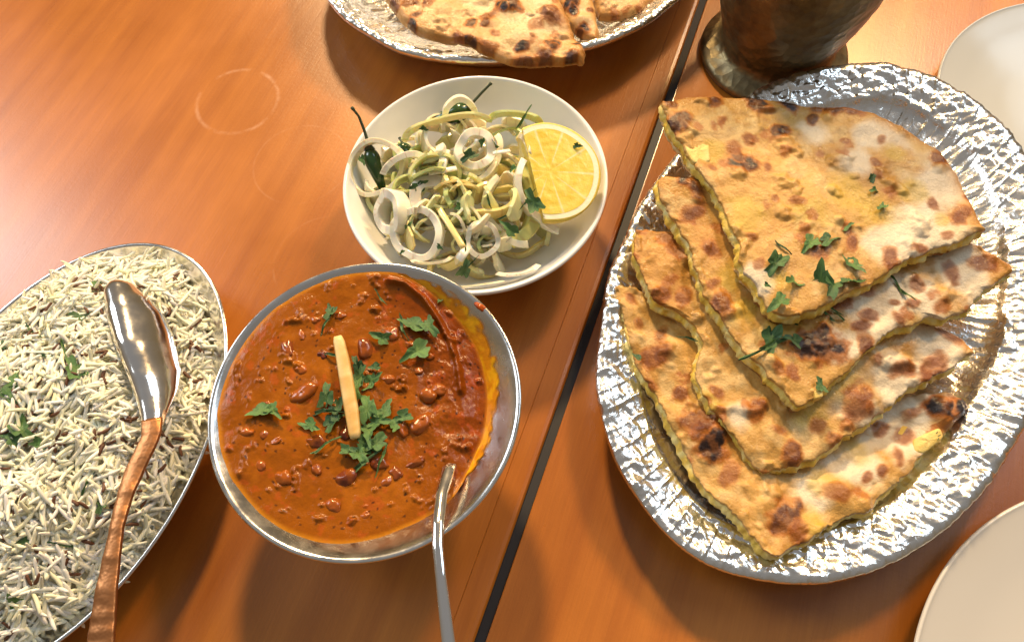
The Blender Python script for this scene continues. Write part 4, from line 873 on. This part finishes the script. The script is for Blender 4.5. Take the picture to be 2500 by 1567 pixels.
# naan pieces
PALN = ((.66, .49, .28), (.54, .26, .06), (.22, .065, .016))
GN = 'naan pieces on the far platter'
cn = at(1450, 0, .03)
bread('naan', 'pale naan piece at the right of the far platter, mostly out of view', [(1446, -60), (1446, 0), (1462, 34), (1500, 38), (1560, 26), (1600, -5), (1600, -110), (1480, -140)], ztilt(.034, 0, .0, cn), .006, [(1500, 32, 14, .4), (1560, 22, 10, .3)], [(0, 7)], 505, PALN, n=260, nr=70, puff=.002, fill=False, cat='naan', group=GN)
bread('naan', 'narrow naan piece with round char marks behind the big naan', [(1350, -80), (1362, 0), (1385, 50), (1409, 75), (1440, 90), (1459, 95), (1464, 72), (1455, 30), (1447, 0), (1440, -90)], ztilt(.040, 0, .0, cn), .006, [(1395, 12, 18, .9), (1400, 32, 14, .95), (1430, 68, 17, .9), (1440, 25, 10, .5), (1415, 75, 12, .6)], [(0, 9)], 506, PALN, n=260, nr=80, puff=.003, bubbles=[(1420, 50, 16, .003), (1400, 10, 14, .003)], fill=False, cat='naan', group=GN)
bread('naan', 'big blistered naan with black char spots and pointed tip on the far platter', [(920, -120), (938, -10), (978, 42), (1009, 72), (1093, 95), (1146, 107), (1218, 133), (1257, 147), (1344, 150), (1425, 150), (1430, 128), (1405, 84), (1390, 42), (1367, 0), (1350, -120), (1150, -170)], ztilt(.046, 0, .0, cn), .0055, [(1245, 15, 26, 1.), (1232, 22, 14, .8), (1008, 60, 17, 1.), (1020, 40, 13, .6), (1148, 62, 18, .85), (1182, 62, 12, .7), (1275, 116, 17, 1.), (1343, 110, 18, .85), (1350, 118, 14, .8), (1408, 112, 13, .8), (1190, 38, 20, .5), (1345, 40, 28, .45), (1240, 92, 0.1, 0), (1395, 145, 22, .7), (1330, 147, 26, .6), (1280, 145, 24, .6), (1190, 115, 24, .5), (1150, 105, 20, .7), (1120, 95, 14, .4), (1305, 65, 20, .25), (1000, 10, 18, .5), (960, 12, 18, .6), (1050, 12, 16, .4), (1210, 82, 12, .4)], [(0, 15)], 507, PALN, n=520, nr=120, puff=.0026, bubbles=[(1150, 90, 34, .004), (1280, 85, 42, .0055), (1345, 42, 34, .005), (1400, 125, 30, .004), (1250, 20, 26, .004), (1040, 60, 34, .003), (1190, 50, 20, .003), (1090, 20, 40, .003), (1330, 115, 24, .003)], fill=False, cat='naan', group=GN, leaves=[(1265, 29, 16, 3)])

# ------------------------------------------------------------------ metal jug
JC = np.array([.2103, .3990])
jroot = empty('metal_jug', (JC[0], JC[1], 0), 'dark antique brass jug with flared foot and hammered body', 'jug')
mj, t_, b__ = new_mat('antique_brass'); setp(b__, Base_Color=(.20, .15, .075, 1), Metallic=.85, Roughness=.42)
nz = noise(t_, 60, 5, .65); rj = N(t_, 'ShaderNodeValToRGB'); t_.links.new(nz.outputs[0], rj.inputs[0]); rj.color_ramp.elements[0].position = .3; rj.color_ramp.elements[0].color = (.10, .08, .048, 1); rj.color_ramp.elements[1].position = .72; rj.color_ramp.elements[1].color = (.28, .22, .11, 1); t_.links.new(rj.outputs[0], b__.inputs['Base Color'])
vj = N(t_, 'ShaderNodeTexVoronoi', feature='F1'); vj.inputs['Scale'].default_value = 130; gj = N(t_, 'ShaderNodeTexCoord'); t_.links.new(gj.outputs['Object'], vj.inputs['Vector'])
pj = bump(t_, b__, vj.outputs['Distance'], .38, .0022); bump(t_, b__, noise(t_, 500, 3).outputs[0], .2, .0004, pj)
pr = smoothprof([(.015, .001), (.049, .0008), (.0525, .002), (.0535, .0045), (.0520, .0072), (.0475, .0100), (.0425, .0135), (.0405, .0180), (.0420, .026), (.0460, .040), (.0510, .058), (.0550, .080), (.0570, .105), (.0565, .130), (.0540, .150), (.0530, .152), (.0520, .150), (.0540, .120), (.0500, .070), (.0400, .030), (.003, .022)], 5)
V = lathe(pr, 120, (JC[0], JC[1], 0))
hit = np.sin(np.arange(len(pr))*2.4)[:, None]*.00025*(np.array([p[1] > .03 for p in pr])[:, None]); ang_ = np.linspace(0, 2*PI, 120, endpoint=False)[None]
V[..., 0] += hit*np.cos(ang_); V[..., 1] += hit*np.sin(ang_)
add('body', V, gridF(len(pr), 120)+[list(range(120))[::-1], list(range((len(pr)-1)*120, len(pr)*120))], mj, jroot)

# ------------------------------------------------------------------ white plates
def plate(c, R, label, z=.018, mat=M_PLATE):
    r = empty('dinner_plate', (c[0], c[1], 0), label, 'plate')
    pr = smoothprof([(.010, .002), (R*.52, .0016), (R*.55, .0), (R*.58, .001), (R*.64, .006), (R*.86, .0125), (R*.985, z-.0022), (R, z-.0006), (R*.992, z+.0004), (R*.97, z-.0006), (R*.88, .0145), (R*.76, .0110), (R*.62, .0082), (R*.45, .0062), (.004, .0054)], 6)
    V = lathe(pr, 180, (c[0], c[1], 0)); add('plate_body', V, gridF(len(pr), 180)+[list(range(180))[::-1], list(range((len(pr)-1)*180, len(pr)*180))], mat, r)
plate((.404, .308), .103, 'round white dinner plate behind the flatbread platter, partly out of frame', mat=porcelain('shaded_porcelain', (.47, .50, .53)))  # shade and cool light on the far plate put into its porcelain colour
plate((.2975, -.065), .1305, 'round cream dinner plate at the near corner below the flatbread platter')
